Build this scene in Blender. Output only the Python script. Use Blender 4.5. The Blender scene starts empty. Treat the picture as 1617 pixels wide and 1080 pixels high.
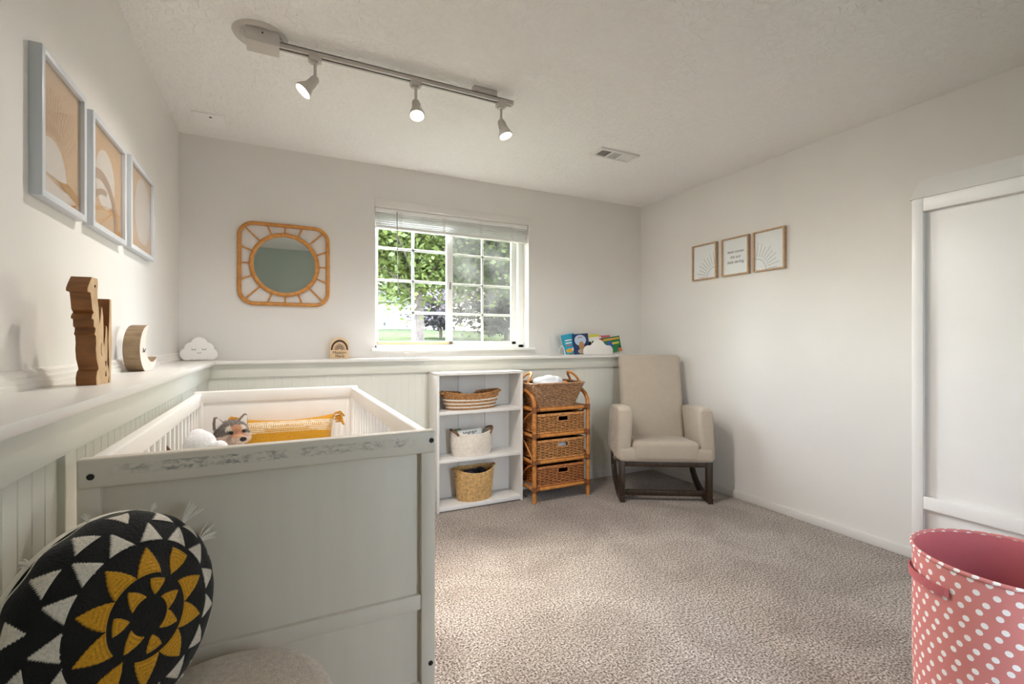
import bpy, bmesh, math, random
from math import sin, cos, pi, radians, sqrt, atan2, exp
from mathutils import Vector, Matrix, noise
random.seed(7)
S = bpy.context.scene
COL = S.collection

# ------------------------------------------------------------------ colours and materials
def lin(h):
    h = h.lstrip('#'); out = []
    for i in (0, 2, 4):
        v = int(h[i:i+2], 16)/255
        out.append(v/12.92 if v <= .04045 else ((v+.055)/1.055)**2.4)
    return (*out, 1.0)

def nodes(name):
    m = bpy.data.materials.new(name); m.use_nodes = True
    nt = m.node_tree; nt.nodes.clear()
    out = nt.nodes.new('ShaderNodeOutputMaterial')
    b = nt.nodes.new('ShaderNodeBsdfPrincipled')
    nt.links.new(b.outputs[0], out.inputs[0])
    return m, nt, b, out

def N(nt, t, **kw):
    n = nt.nodes.new(t)
    for k, v in kw.items():
        if k in n.inputs: n.inputs[k].default_value = v
        else: setattr(n, k, v)
    return n

def coords(nt, scale=(1, 1, 1), kind='Object'):
    tc = N(nt, 'ShaderNodeTexCoord'); mp = N(nt, 'ShaderNodeMapping')
    mp.inputs['Scale'].default_value = scale
    nt.links.new(tc.outputs[kind], mp.inputs[0])
    return mp.outputs[0]

def ramp(nt, fac, stops, interp='LINEAR'):
    r = N(nt, 'ShaderNodeValToRGB'); r.color_ramp.interpolation = interp
    els = r.color_ramp.elements
    while len(els) < len(stops): els.new(.5)
    for e, (p, c) in zip(els, stops):
        e.position = p; e.color = c if len(c) == 4 else (*c, 1)
    nt.links.new(fac, r.inputs[0])
    return r.outputs[0]

def bump(nt, b, height, strength=.3, dist=.002):
    bp = N(nt, 'ShaderNodeBump', Strength=strength, Distance=dist)
    nt.links.new(height, bp.inputs['Height']); nt.links.new(bp.outputs[0], b.inputs['Normal'])

def mat(name, col, rough=.5, metal=0, var=.06, vscale=6, bscale=0, bstr=.2, bdist=.001, spec=.5, sheen=0, stretch=(1, 1, 1), coat=0):
    """plain material with soft tone variation and an optional noise bump"""
    m, nt, b, o = nodes(name)
    c = lin(col) if isinstance(col, str) else (*col, 1)
    v = coords(nt, stretch)
    nz = N(nt, 'ShaderNodeTexNoise', Scale=vscale, Detail=4)
    nt.links.new(v, nz.inputs[0])
    lo = tuple(x*(1-var) for x in c[:3]); hi = tuple(min(1, x*(1+var)) for x in c[:3])
    nt.links.new(ramp(nt, nz.outputs[0], [(.3, lo), (.7, hi)]), b.inputs['Base Color'])
    b.inputs['Roughness'].default_value = rough; b.inputs['Metallic'].default_value = metal
    b.inputs['Specular IOR Level'].default_value = spec
    if sheen: b.inputs['Sheen Weight'].default_value = sheen
    if coat: b.inputs['Coat Weight'].default_value = coat
    if bscale:
        n2 = N(nt, 'ShaderNodeTexNoise', Scale=bscale, Detail=5)
        nt.links.new(v, n2.inputs[0]); bump(nt, b, n2.outputs[0], bstr, bdist)
    return m

def wood(name, c1, c2, rough=.45, stretch=(14, 14, 1.2), bstr=.15):
    m, nt, b, o = nodes(name)
    v = coords(nt, stretch)
    nz = N(nt, 'ShaderNodeTexNoise', Scale=6, Detail=8, Distortion=.6); nt.links.new(v, nz.inputs[0])
    nt.links.new(ramp(nt, nz.outputs[0], [(.3, lin(c1)), (.7, lin(c2))]), b.inputs['Base Color'])
    b.inputs['Roughness'].default_value = rough
    bump(nt, b, nz.outputs[0], bstr, .001)
    return m

def attr_mat(name, rough=.8, bscale=0, bstr=.3, bdist=.001, sheen=.2):
    m, nt, b, o = nodes(name)
    a = N(nt, 'ShaderNodeVertexColor'); a.layer_name = 'Col'
    v = coords(nt)
    n1 = N(nt, 'ShaderNodeTexNoise', Scale=bscale or 60, Detail=4); nt.links.new(v, n1.inputs[0])
    mx = N(nt, 'ShaderNodeMix', data_type='RGBA', blend_type='MULTIPLY'); mx.inputs[0].default_value = .55
    nt.links.new(a.outputs[0], mx.inputs[6])
    nt.links.new(ramp(nt, n1.outputs[0], [(.3, (.55, .55, .55)), (.62, (1, 1, 1))]), mx.inputs[7])
    nt.links.new(mx.outputs[2], b.inputs['Base Color'])
    b.inputs['Roughness'].default_value = rough; b.inputs['Sheen Weight'].default_value = sheen
    b.inputs['Specular IOR Level'].default_value = .2
    if bscale: bump(nt, b, n1.outputs[0], bstr, bdist)
    return m

def emit(name, col, strength):
    m, nt, b, o = nodes(name)
    b.inputs['Base Color'].default_value = lin(col)
    b.inputs['Emission Color'].default_value = lin(col); b.inputs['Emission Strength'].default_value = strength
    return m

def pane_mat(name, tint=(1, 1, 1), haze=0.0, refl=.06):
    """thin clear pane: sees through, mirrors a little, may carry a film of dust"""
    m = bpy.data.materials.new(name); m.use_nodes = True; nt = m.node_tree; nt.nodes.clear()
    out = N(nt, 'ShaderNodeOutputMaterial')
    tr = N(nt, 'ShaderNodeBsdfTransparent'); tr.inputs[0].default_value = (*tint, 1)
    gl = N(nt, 'ShaderNodeBsdfGlossy'); gl.inputs['Roughness'].default_value = .02
    lw = N(nt, 'ShaderNodeLayerWeight', Blend=refl*2)
    m1 = N(nt, 'ShaderNodeMixShader')
    sc = N(nt, 'ShaderNodeMath', operation='MULTIPLY'); sc.inputs[1].default_value = .6
    nt.links.new(lw.outputs[0], sc.inputs[0]); nt.links.new(sc.outputs[0], m1.inputs[0])
    nt.links.new(tr.outputs[0], m1.inputs[1]); nt.links.new(gl.outputs[0], m1.inputs[2])
    last = m1
    if haze:
        df = N(nt, 'ShaderNodeBsdfTranslucent'); df.inputs[0].default_value = (.8, .8, .82, 1)
        nz = N(nt, 'ShaderNodeTexNoise', Scale=5, Detail=5); nt.links.new(coords(nt), nz.inputs[0])
        mr = N(nt, 'ShaderNodeMapRange'); mr.inputs[3].default_value = haze*.2; mr.inputs[4].default_value = haze*1.8
        mr.inputs[1].default_value = .3; mr.inputs[2].default_value = .7
        nt.links.new(nz.outputs[0], mr.inputs[0])
        m2 = N(nt, 'ShaderNodeMixShader'); nt.links.new(mr.outputs[0], m2.inputs[0])
        nt.links.new(m1.outputs[0], m2.inputs[1]); nt.links.new(df.outputs[0], m2.inputs[2]); last = m2
    nt.links.new(last.outputs[0], out.inputs[0])
    return m

def carpet_mat():
    m, nt, b, o = nodes('carpet_pile')
    v = coords(nt)
    n1 = N(nt, 'ShaderNodeTexNoise', Scale=125, Detail=3, Roughness=.6); nt.links.new(v, n1.inputs[0])
    vo = N(nt, 'ShaderNodeTexVoronoi', Scale=170); nt.links.new(v, vo.inputs[0])
    n2 = N(nt, 'ShaderNodeTexNoise', Scale=2.6, Detail=3, Distortion=1.0); nt.links.new(v, n2.inputs[0])
    tuft = ramp(nt, n1.outputs[0], [(.34, lin('#332922')), (.44, lin('#7b6d62')), (.53, lin('#b5a89d')), (.68, lin('#e6ddd5'))])
    big = ramp(nt, n2.outputs[0], [(.35, (.74, .71, .69)), (.65, (1.0, 1.0, 1.0))])
    mx = N(nt, 'ShaderNodeMix', data_type='RGBA', blend_type='MULTIPLY'); mx.inputs[0].default_value = 1
    nt.links.new(tuft, mx.inputs[6]); nt.links.new(big, mx.inputs[7])
    nt.links.new(mx.outputs[2], b.inputs['Base Color'])
    b.inputs['Roughness'].default_value = .95; b.inputs['Specular IOR Level'].default_value = .1
    b.inputs['Sheen Weight'].default_value = .3
    ad = N(nt, 'ShaderNodeMath', operation='SUBTRACT'); nt.links.new(n1.outputs[0], ad.inputs[0]); nt.links.new(vo.outputs[0], ad.inputs[1])
    bump(nt, b, ad.outputs[0], .7, .006)
    return m

def ceiling_mat():
    m, nt, b, o = nodes('ceiling_texture')
    v = coords(nt)
    b.inputs['Base Color'].default_value = lin('#eeece9'); b.inputs['Roughness'].default_value = .9
    b.inputs['Specular IOR Level'].default_value = .15
    n1 = N(nt, 'ShaderNodeTexNoise', Scale=34, Detail=4, Distortion=.8); nt.links.new(v, n1.inputs[0])
    h = ramp(nt, n1.outputs[0], [(.44, (0, 0, 0)), (.56, (1, 1, 1))])
    bump(nt, b, h, .75, .003)
    return m

def paint(name, col, rough=.55, bstr=.08):
    m, nt, b, o = nodes(name)
    v = coords(nt)
    n0 = N(nt, 'ShaderNodeTexNoise', Scale=1.7, Detail=5); nt.links.new(v, n0.inputs[0])
    c = lin(col)
    nt.links.new(ramp(nt, n0.outputs[0], [(.3, tuple(x*.965 for x in c[:3])), (.7, tuple(min(1, x*1.02) for x in c[:3]))]), b.inputs['Base Color'])
    b.inputs['Roughness'].default_value = rough; b.inputs['Specular IOR Level'].default_value = .35
    n1 = N(nt, 'ShaderNodeTexNoise', Scale=60, Detail=3); nt.links.new(v, n1.inputs[0])
    bump(nt, b, n1.outputs[0], bstr, .002)
    return m

def worn_rail_mat():
    """crib paint darkened for the shaded end, with a band rubbed down to grey on the rail's outer face"""
    m, nt, b, o = nodes('worn_crib_paint_shaded')
    v = coords(nt)
    sp = N(nt, 'ShaderNodeSeparateXYZ'); nt.links.new(v, sp.inputs[0])
    def band(sock, a, c, soft):
        m1 = N(nt, 'ShaderNodeMapRange'); m1.inputs[1].default_value = a; m1.inputs[2].default_value = a+soft
        m2 = N(nt, 'ShaderNodeMapRange'); m2.inputs[1].default_value = c; m2.inputs[2].default_value = c-soft
        nt.links.new(sock, m1.inputs[0]); nt.links.new(sock, m2.inputs[0])
        mu = N(nt, 'ShaderNodeMath', operation='MULTIPLY'); nt.links.new(m1.outputs[0], mu.inputs[0]); nt.links.new(m2.outputs[0], mu.inputs[1])
        return mu.outputs[0]
    st = N(nt, 'ShaderNodeMapping'); st.inputs['Scale'].default_value = (28, 1, 60); nt.links.new(v, st.inputs[0])
    nz = N(nt, 'ShaderNodeTexNoise', Scale=2.2, Detail=8, Roughness=.75); nt.links.new(st.outputs[0], nz.inputs[0])
    st2 = N(nt, 'ShaderNodeMapping'); st2.inputs['Scale'].default_value = (9, 1, 2); nt.links.new(v, st2.inputs[0])
    n2 = N(nt, 'ShaderNodeTexNoise', Scale=1.6, Detail=2); nt.links.new(st2.outputs[0], n2.inputs[0])
    r1 = ramp(nt, nz.outputs[0], [(.46, (0, 0, 0)), (.58, (1, 1, 1))])
    r2 = ramp(nt, n2.outputs[0], [(.36, (.08, .08, .08)), (.6, (1, 1, 1))])
    def mul(a, c):
        x = N(nt, 'ShaderNodeMath', operation='MULTIPLY'); nt.links.new(a, x.inputs[0]); nt.links.new(c, x.inputs[1]); return x.outputs[0]
    f = mul(mul(band(sp.outputs[0], .04, .66, .06), band(sp.outputs[2], .907, .931, .003)), mul(r1, r2))
    mx = N(nt, 'ShaderNodeMix', data_type='RGBA'); nt.links.new(f, mx.inputs[0])
    mx.inputs[6].default_value = lin('#dad1c4'); mx.inputs[7].default_value = lin('#8f8a84')
    nt.links.new(mx.outputs[2], b.inputs['Base Color'])
    b.inputs['Roughness'].default_value = .45
    return m

def dots_mat(base, dot, cols, rows, rad):
    """staggered round dots over a UV-mapped sleeve (u round, v up)"""
    m, nt, b, o = nodes('dotted_canvas')
    uv = N(nt, 'ShaderNodeUVMap'); uv.uv_map = 'UVMap'
    sp = N(nt, 'ShaderNodeSeparateXYZ'); nt.links.new(uv.outputs[0], sp.inputs[0])
    def M(op, a, c=None):
        x = N(nt, 'ShaderNodeMath', operation=op)
        for i, s in enumerate((a, c)):
            if s is None: continue
            if isinstance(s, (int, float)): x.inputs[i].default_value = s
            else: nt.links.new(s, x.inputs[i])
        return x.outputs[0]
    v = M('MULTIPLY', sp.outputs[1], rows)
    row = M('FLOOR', v)
    u = M('ADD', M('MULTIPLY', sp.outputs[0], cols), M('MULTIPLY', row, .5))
    wob = M('MULTIPLY', M('SINE', M('MULTIPLY', M('ADD', M('FLOOR', u), M('MULTIPLY', row, 3.1)), 12.9)), .13)
    fu = M('SUBTRACT', M('FRACT', u), M('ADD', wob, .5)); fv = M('SUBTRACT', M('FRACT', v), M('ADD', M('MULTIPLY', wob, .7), .5))
    asp = (1.257/cols)/(.60/rows)
    d = M('SQRT', M('ADD', M('POWER', M('MULTIPLY', fu, asp), 2), M('POWER', fv, 2)))
    k = M('LESS_THAN', d, rad)
    mx = N(nt, 'ShaderNodeMix', data_type='RGBA'); nt.links.new(k, mx.inputs[0])
    mx.inputs[6].default_value = lin(base); mx.inputs[7].default_value = lin(dot)
    nt.links.new(mx.outputs[2], b.inputs['Base Color']); b.inputs['Roughness'].default_value = .75
    n1 = N(nt, 'ShaderNodeTexNoise', Scale=9, Detail=3); nt.links.new(coords(nt), n1.inputs[0]); bump(nt, b, n1.outputs[0], .25, .01)
    return m

M_ = {}
def setup_materials():
    A = M_
    A['wall'] = paint('warm_white_wall_paint', '#e3e0dc')
    A['sage'] = paint('sage_green_wall_paint', '#b7c4bf')
    A['wain'] = paint('pale_grey_green_paint', '#e0dfd5', .4, .03)
    A['ledge'] = paint('satin_ledge_paint', '#e6e3de', .3, .03)
    A['ceil'] = ceiling_mat()
    A['carpet'] = carpet_mat()
    A['trimw'] = mat('white_trim_paint', '#dcd9d5', .4, var=.02)
    A['vinyl'] = mat('white_vinyl', '#f0f0ee', .35, var=.01)
    A['pane'] = pane_mat('clear_window_pane', (.97, .98, .97))
    A['glaze'] = pane_mat('picture_glazing', (1, 1, 1), 0, .05)
    A['screen'] = pane_mat('dusty_insect_screen', (.62, .62, .55), .015, .01)
    A['crib'] = mat('crib_paint_shaded', '#dad1c4', .45, var=.03, vscale=20, stretch=(1, 1, .15))  # the crib's one paint, darkened here for the shade on its near end
    A['cribin'] = mat('crib_paint_lit', '#efebe6', .45, var=.02)  # same paint, kept paler for the better lit inside and far end
    A['worn'] = worn_rail_mat()
    A['black'] = mat('black_plastic', '#101010', .4)
    A['steel'] = mat('dull_grey_steel', '#9a9892', .35, .8)
    A['fixture'] = mat('satin_off_white_metal', '#c2bcb6', .35, .15, var=.02)
    A['bulb'] = emit('lit_bulb_face', '#fff1dc', 5)
    A['cane'] = wood('honey_rattan_cane', '#a8662a', '#cf8c48', .3, (6, 6, 6), .08)
    A['canewrap'] = mat('cane_binding', '#7d4a22', .5, var=.2, vscale=90)
    A['mirrorcane'] = wood('orange_rattan', '#b97a35', '#d6974c', .35, (6, 6, 6), .08)
    A['wicker'] = mat('brown_wicker', '#bb834d', .42, var=.45, vscale=55, coat=.15)
    A['wicker2'] = mat('reddish_wicker', '#ab6a38', .42, var=.42, vscale=55, coat=.15)
    A['wicker3'] = mat('glossy_dark_wicker', '#a37a56', .25, var=.45, vscale=60, coat=.5)
    A['dark'] = mat('dark_basket_lining', '#2c1d12', .9)
    A['seagrass'] = mat('golden_seagrass', '#cfa970', .7, var=.3, vscale=60)
    A['jute'] = mat('brown_jute', '#a9794a', .8, var=.35, vscale=70)
    A['cotton'] = mat('off_white_cotton_rope', '#e2d9cd', .85, var=.08, vscale=60, bscale=200, bstr=.4)
    A['leather'] = mat('brown_leather', '#6f4630', .5, var=.2, vscale=30)
    A['linen'] = mat('oatmeal_linen_upholstery', '#b9ad9d', .9, var=.03, vscale=25, bscale=420, bstr=.5, bdist=.002, sheen=.3, spec=.15)
    A['linenlite'] = mat('frayed_linen', '#cdc2b3', .9, var=.1)
    A['walnut'] = wood('dark_brown_wood', '#261c15', '#463626', .4, (20, 20, 2))
    A['toywood'] = wood('stained_toy_wood', '#6f4322', '#94602f', .45, (2, 30, 3))
    A['palewood'] = wood('pale_toy_wood', '#c39d70', '#dabb90', .5, (30, 6, 3))
    A['moonwood'] = wood('brown_moon_wood', '#80684e', '#a0886a', .5, (3, 30, 3))
    A['moonface'] = mat('pale_pink_paint', '#e0d2c8', .6, var=.03)
    A['plywood'] = wood('light_plywood', '#d6b58d', '#e5c8a3', .5, (4, 4, 14))
    A['burnt'] = mat('burnt_brown', '#3e2518', .7)
    A['whiteplastic'] = mat('matt_white_plastic', '#efece8', .45, var=.01)
    A['ink'] = mat('dark_grey_ink', '#4a4746', .8)
    A['paperw'] = mat('white_paper', '#e4e6e6', .7, var=.01)
    A['oak'] = wood('oak_frame_wood', '#a98a6c', '#c4a686', .5, (20, 3, 20))
    A['greyframe'] = mat('pale_blue_grey_frame', '#ccd0d6', .4, var=.02)
    A['peach'] = mat('peach_print', '#e6c39b', .6, var=.06, vscale=3)
    A['peach2'] = mat('pale_peach_print', '#ecccab', .6, var=.06, vscale=3)
    A['artwhite'] = mat('cream_print', '#f4ebe3', .6, var=.03)
    A['ochre'] = mat('ochre_print', '#cf9a4c', .6, var=.15, vscale=20)
    A['taupe'] = mat('taupe_print', '#bfa48e', .6, var=.08, vscale=20)
    A['mirror'], nt, b, o = nodes('mirror_glass')
    b.inputs['Base Color'].default_value = (.86, .9, .88, 1); b.inputs['Metallic'].default_value = 1; b.inputs['Roughness'].default_value = .015
    A['sheet'] = mat('white_fitted_sheet', '#eeeae4', .9, var=.02, bscale=14, bstr=.2, bdist=.01)
    A['plush'] = mat('white_plush', '#ecebec', .95, var=.05, vscale=40, bscale=180, bstr=.6, bdist=.004, sheen=.5)
    A['wolf'] = attr_mat('wolf_fur', .95, 170, .7, .004, .4)
    A['earfur'] = mat('grey_brown_fur', '#857568', .95, var=.25, vscale=60)
    A['horn'] = mat('brown_felt', '#6e5135', .9, var=.15, vscale=50)
    A['must'] = attr_mat('mustard_woven_cotton', .9, 220, .5, .002, .2)
    A['mustplain'] = mat('mustard_tassel_yarn', '#c98e2c', .9, var=.2, vscale=60)
    A['mandala'] = attr_mat('embroidered_cover', .9, 260, .6, .003, .15)
    A['cream'] = mat('cream_cotton', '#d8d2c6', .95, var=.05, bscale=150, bstr=.3)
    A['yarn'] = mat('cream_yarn', '#e0dacf', .9, var=.1, vscale=90)
    A['pouf'] = mat('beige_boucle', '#dccdbf', .95, var=.14, vscale=90, bscale=240, bstr=.7, bdist=.004, sheen=.3)
    A['pink'] = mat('coral_canvas', '#bf6467', .75, var=.05, vscale=8, bscale=10, bstr=.25, bdist=.01)
    A['dots'] = dots_mat('#cf807a', '#f1ece8', 36, 25, .29)
    A['glasspl'] = mat('white_cloth', '#e6eaef', .85, var=.04, bscale=18, bstr=.8, bdist=.02)
    A['green'] = mat('leaf_green_mid', (.060, .150, .020), .55, var=.4, vscale=3)
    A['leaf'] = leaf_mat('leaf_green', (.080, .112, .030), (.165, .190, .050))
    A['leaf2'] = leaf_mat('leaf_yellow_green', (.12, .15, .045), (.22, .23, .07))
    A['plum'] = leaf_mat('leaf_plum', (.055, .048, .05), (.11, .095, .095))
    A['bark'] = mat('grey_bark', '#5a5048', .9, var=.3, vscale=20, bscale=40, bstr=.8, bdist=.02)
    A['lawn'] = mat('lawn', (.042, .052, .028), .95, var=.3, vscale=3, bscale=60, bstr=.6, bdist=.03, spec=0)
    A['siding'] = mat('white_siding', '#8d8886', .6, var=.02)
    A['roof'] = mat('grey_shingle', '#5c5d62', .8, var=.2, vscale=12)
    A['darkglass'] = mat('dark_house_window', '#4a545c', .15)

def leaf_mat(name, c1, c2):
    m, nt, b, o = nodes(name)
    v = coords(nt)
    nz = N(nt, 'ShaderNodeTexNoise', Scale=9, Detail=3); nt.links.new(v, nz.inputs[0])
    c = ramp(nt, nz.outputs[0], [(.35, c1), (.65, c2)])
    nt.links.new(c, b.inputs['Base Color']); b.inputs['Roughness'].default_value = .5
    tl = N(nt, 'ShaderNodeBsdfTranslucent'); nt.links.new(c, tl.inputs[0])
    mx = N(nt, 'ShaderNodeMixShader'); mx.inputs[0].default_value = .4
    nt.links.new(b.outputs[0], mx.inputs[1]); nt.links.new(tl.outputs[0], mx.inputs[2]); nt.links.new(mx.outputs[0], o.inputs[0])
    return m
setup_materials()

# ------------------------------------------------------------------ mesh builder
class MB:
    def __init__(s): s.bm = bmesh.new(); s.cl = None
    def add(s, tmp, mi=0, M=None):
        for f in tmp.faces: f.material_index = mi
        if M is not None: bmesh.ops.transform(tmp, matrix=M, verts=tmp.verts)
        me = bpy.data.meshes.new('tmp'); tmp.to_mesh(me); tmp.free()
        s.bm.from_mesh(me); bpy.data.meshes.remove(me)
        return s
    def box(s, x0, x1, y0, y1, z0, z1, bev=0, seg=2, mi=0, M=None):
        t = bmesh.new(); bmesh.ops.create_cube(t, size=1)
        for v in t.verts:
            v.co = Vector(((x0+x1)/2+v.co.x*(x1-x0), (y0+y1)/2+v.co.y*(y1-y0), (z0+z1)/2+v.co.z*(z1-z0)))
        if bev: bmesh.ops.bevel(t, geom=t.edges[:], offset=bev, segments=seg, profile=.5, affect='EDGES')
        return s.add(t, mi, M)
    def tube(s, pts, r, seg=8, closed=False, mi=0, M=None, flat=1.0):
        pts = [Vector(p) for p in pts]; n = len(pts)
        rs = r if isinstance(r, (list, tuple)) else [r]*n
        t = bmesh.new(); rings = []
        up = None
        for i, p in enumerate(pts):
            if closed: d = pts[(i+1) % n]-pts[i-1]
            else: d = pts[min(i+1, n-1)]-pts[max(i-1, 0)]
            d.normalize()
            if up is None:
                up = Vector((0, 0, 1)) if abs(d.z) < .9 else Vector((1, 0, 0))
            a = d.cross(up)
            if a.length < 1e-6: a = d.orthogonal()
            a.normalize(); up = a.cross(d).normalized()
            rings.append([t.verts.new(p+(a*cos(2*pi*k/seg)+up*sin(2*pi*k/seg)*flat)*rs[i]) for k in range(seg)])
        for i in range(n if closed else n-1):
            A, B = rings[i], rings[(i+1) % n]
            for k in range(seg):
                t.faces.new((A[k], A[(k+1) % seg], B[(k+1) % seg], B[k]))
        if not closed:
            t.faces.new(rings[0][::-1]); t.faces.new(rings[-1])
        bmesh.ops.recalc_face_normals(t, faces=t.faces)
        return s.add(t, mi, M)
    def cyl(s, p0, p1, r0, r1=None, seg=20, mi=0, M=None):
        r1 = r0 if r1 is None else r1
        return s.tube([p0, p1], [r0, r1], seg, mi=mi, M=M)
    def lathe(s, prof, c=(0, 0, 0), seg=40, mi=0, M=None, sx=1, sy=1, wob=None):
        t = bmesh.new(); rings = []
        for r, z in prof:
            if r < 1e-6: rings.append([t.verts.new((c[0], c[1], c[2]+z))])
            else:
                ring = []
                for k in range(seg):
                    a = 2*pi*k/seg; rr = r*(1+(wob(a, z) if wob else 0))
                    ring.append(t.verts.new((c[0]+rr*cos(a)*sx, c[1]+rr*sin(a)*sy, c[2]+z)))
                rings.append(ring)
        for A, B in zip(rings, rings[1:]):
            for k in range(seg):
                k2 = (k+1) % seg
                if len(A) == 1 and len(B) == 1: continue
                if len(A) == 1: t.faces.new((A[0], B[k], B[k2]))
                elif len(B) == 1: t.faces.new((A[k], A[k2], B[0]))
                else: t.faces.new((A[k], A[k2], B[k2], B[k]))
        bmesh.ops.recalc_face_normals(t, faces=t.faces)
        return s.add(t, mi, M)
    def sphere(s, c, r, seg=24, mi=0, M=None, rot=None):
        t = bmesh.new(); bmesh.ops.create_uvsphere(t, u_segments=seg, v_segments=seg//2+2, radius=1)
        r = (r, r, r) if isinstance(r, (int, float)) else r
        X = Matrix.Translation(c) @ (rot or Matrix()) @ Matrix.Diagonal((*r, 1))
        bmesh.ops.transform(t, matrix=X, verts=t.verts)
        return s.add(t, mi, M)
    def prism(s, outline, O, U, V, th, mi=0, bev=0, side_mi=None, M=None):
        """outline (u,v) in the plane O + uU + vV, pushed th along UxV"""
        O, U, V = Vector(O), Vector(U), Vector(V); Nn = U.cross(V).normalized()*th
        t = bmesh.new()
        a = [t.verts.new(O+U*u+V*v) for u, v in outline]; b = [t.verts.new(O+U*u+V*v+Nn) for u, v in outline]
        n = len(a); fa = t.faces.new(a[::-1]); fb = t.faces.new(b)
        fs = [t.faces.new((a[i], a[(i+1) % n], b[(i+1) % n], b[i])) for i in range(n)]
        bmesh.ops.recalc_face_normals(t, faces=t.faces)
        if bev: bmesh.ops.bevel(t, geom=list(fa.edges)+list(fb.edges), offset=bev, segments=2, profile=.5, affect='EDGES')
        t.normal_update(); nn = Nn.normalized()
        for f in t.faces: f.material_index = mi if side_mi is None or abs(f.normal.dot(nn)) > .9 else side_mi
        if M is not None: bmesh.ops.transform(t, matrix=M, verts=t.verts)
        bmesh.ops.triangulate(t, faces=[f for f in t.faces if len(f.verts) > 4])
        me = bpy.data.meshes.new('tmp'); t.to_mesh(me); t.free(); s.bm.from_mesh(me); bpy.data.meshes.remove(me)
        return s
    def strip(s, uvs, O, U, V, th, w, mi=0):
        """ribbon of width w along a polyline in a plane, th thick"""
        n = len(uvs); L = []; R = []
        for i, p in enumerate(uvs):
            q0, q1 = uvs[max(0, i-1)], uvs[min(n-1, i+1)]
            dx, dy = q1[0]-q0[0], q1[1]-q0[1]; l = sqrt(dx*dx+dy*dy) or 1
            L.append((p[0]-dy/l*w/2, p[1]+dx/l*w/2)); R.append((p[0]+dy/l*w/2, p[1]-dx/l*w/2))
        for i in range(n-1):
            s.prism([L[i], L[i+1], R[i+1], R[i]], O, U, V, th, mi)
        return s
    def quad(s, a, b, c, d, mi=0):
        vs = [s.bm.verts.new(p) for p in (a, b, c, d)]
        f = s.bm.faces.new(vs); f.material_index = mi
        return s
    def build(s, name, mats, parent=None, smooth=35):
        me = bpy.data.meshes.new(name); s.bm.to_mesh(me); s.bm.free()
        return link_mesh(name, me, mats, parent, smooth)

def link_mesh(name, me, mats, parent=None, smooth=35):
    for m in (mats if isinstance(mats, (list, tuple)) else [mats]):
        me.materials.append(M_[m] if isinstance(m, str) else m)
    if smooth:
        me.polygons.foreach_set('use_smooth', [True]*len(me.polygons))
        if smooth < 180: me.set_sharp_from_angle(angle=radians(smooth))
    o = bpy.data.objects.new(name, me); COL.objects.link(o)
    if parent is not None: o.parent = parent
    return o

def thing(name, label, cat, loc=(0, 0, 0), rz=0, group=None):
    o = bpy.data.objects.new(name, None); COL.objects.link(o)
    o.location = loc; o.rotation_euler = (0, 0, rz); o.empty_display_size = .05
    return tag(o, label, cat, group)
def tag(o, label, cat, group=None):
    o['label'] = label; o['category'] = cat
    if group: o['group'] = group
    return o
def struct(o):
    o['kind'] = 'structure'; return o

def color_attr(me, fn):
    a = me.color_attributes.new('Col', 'FLOAT_COLOR', 'POINT')
    for i, v in enumerate(me.vertices):
        a.data[i].color = fn(v.co)

def arc(cx, cy, r, a0, a1, n, ry=None):
    ry = r if ry is None else ry
    return [(cx+r*cos(a0+(a1-a0)*i/n), cy+ry*sin(a0+(a1-a0)*i/n)) for i in range(n+1)]
def rrect(hx, hy, r, n=8):
    o = []
    for cx, cy, a in ((hx-r, hy-r, 0), (-hx+r, hy-r, pi/2), (-hx+r, -hy+r, pi), (hx-r, -hy+r, 1.5*pi)):
        o += arc(cx, cy, r, a, a+pi/2, n)
    return o
def resample(pts, n):
    """n evenly spaced points and outward normals round a closed CCW outline"""
    P = pts+[pts[0]]; L = [0]
    for a, b in zip(P, P[1:]): L.append(L[-1]+sqrt((a[0]-b[0])**2+(a[1]-b[1])**2))
    out = []; j = 0
    for i in range(n):
        d = L[-1]*i/n
        while L[j+1] < d: j += 1
        k = (d-L[j])/max(1e-9, L[j+1]-L[j])
        dx, dy = P[j+1][0]-P[j][0], P[j+1][1]-P[j][1]; l = sqrt(dx*dx+dy*dy) or 1
        out.append((P[j][0]+dx*k, P[j][1]+dy*k, dy/l, -dx/l))
    return out
def woven(mb, base, top, z0, z1, rows, stakes, r, amp, topfn=None, mi=0, stake_mi=0, per=4, skip=None):
    """rows of strands passing in and out of upright stakes, from outline base to outline top"""
    n = stakes*per
    B, T = resample(base, n), resample(top, n)
    def P(i, h, off):
        b, t = B[i], T[i]
        zt = z1+(topfn(i/n) if topfn else 0)
        return Vector((b[0]+(t[0]-b[0])*h+b[2]*off, b[1]+(t[1]-b[1])*h+b[3]*off, z0+(zt-z0)*h))
    for j in range(rows):
        h = (j+.5)/rows
        run = []
        for i in range(n):
            p = P(i, h, amp*sin(pi*i/per+pi*j+.5))
            if skip and skip(p):
                if len(run) > 1: mb.tube(run, r, 5, mi=mi)
                run = []
            else: run.append(p)
        if len(run) == n: mb.tube(run, r, 5, closed=True, mi=mi)
        elif len(run) > 1: mb.tube(run, r, 5, mi=mi)
    for k in range(stakes):
        i = int(k*per)
        ps = [P(i, h/6, 0) for h in range(7)]
        if skip and any(skip(p) for p in ps):
            ps1 = []
            for p in ps:
                if skip(p):
                    if len(ps1) > 1: mb.tube(ps1, r*.8, 5, mi=stake_mi)
                    ps1 = []
                else: ps1.append(p)
            if len(ps1) > 1: mb.tube(ps1, r*.8, 5, mi=stake_mi)
        else: mb.tube(ps, r*.8, 5, mi=stake_mi)
    return P
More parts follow.
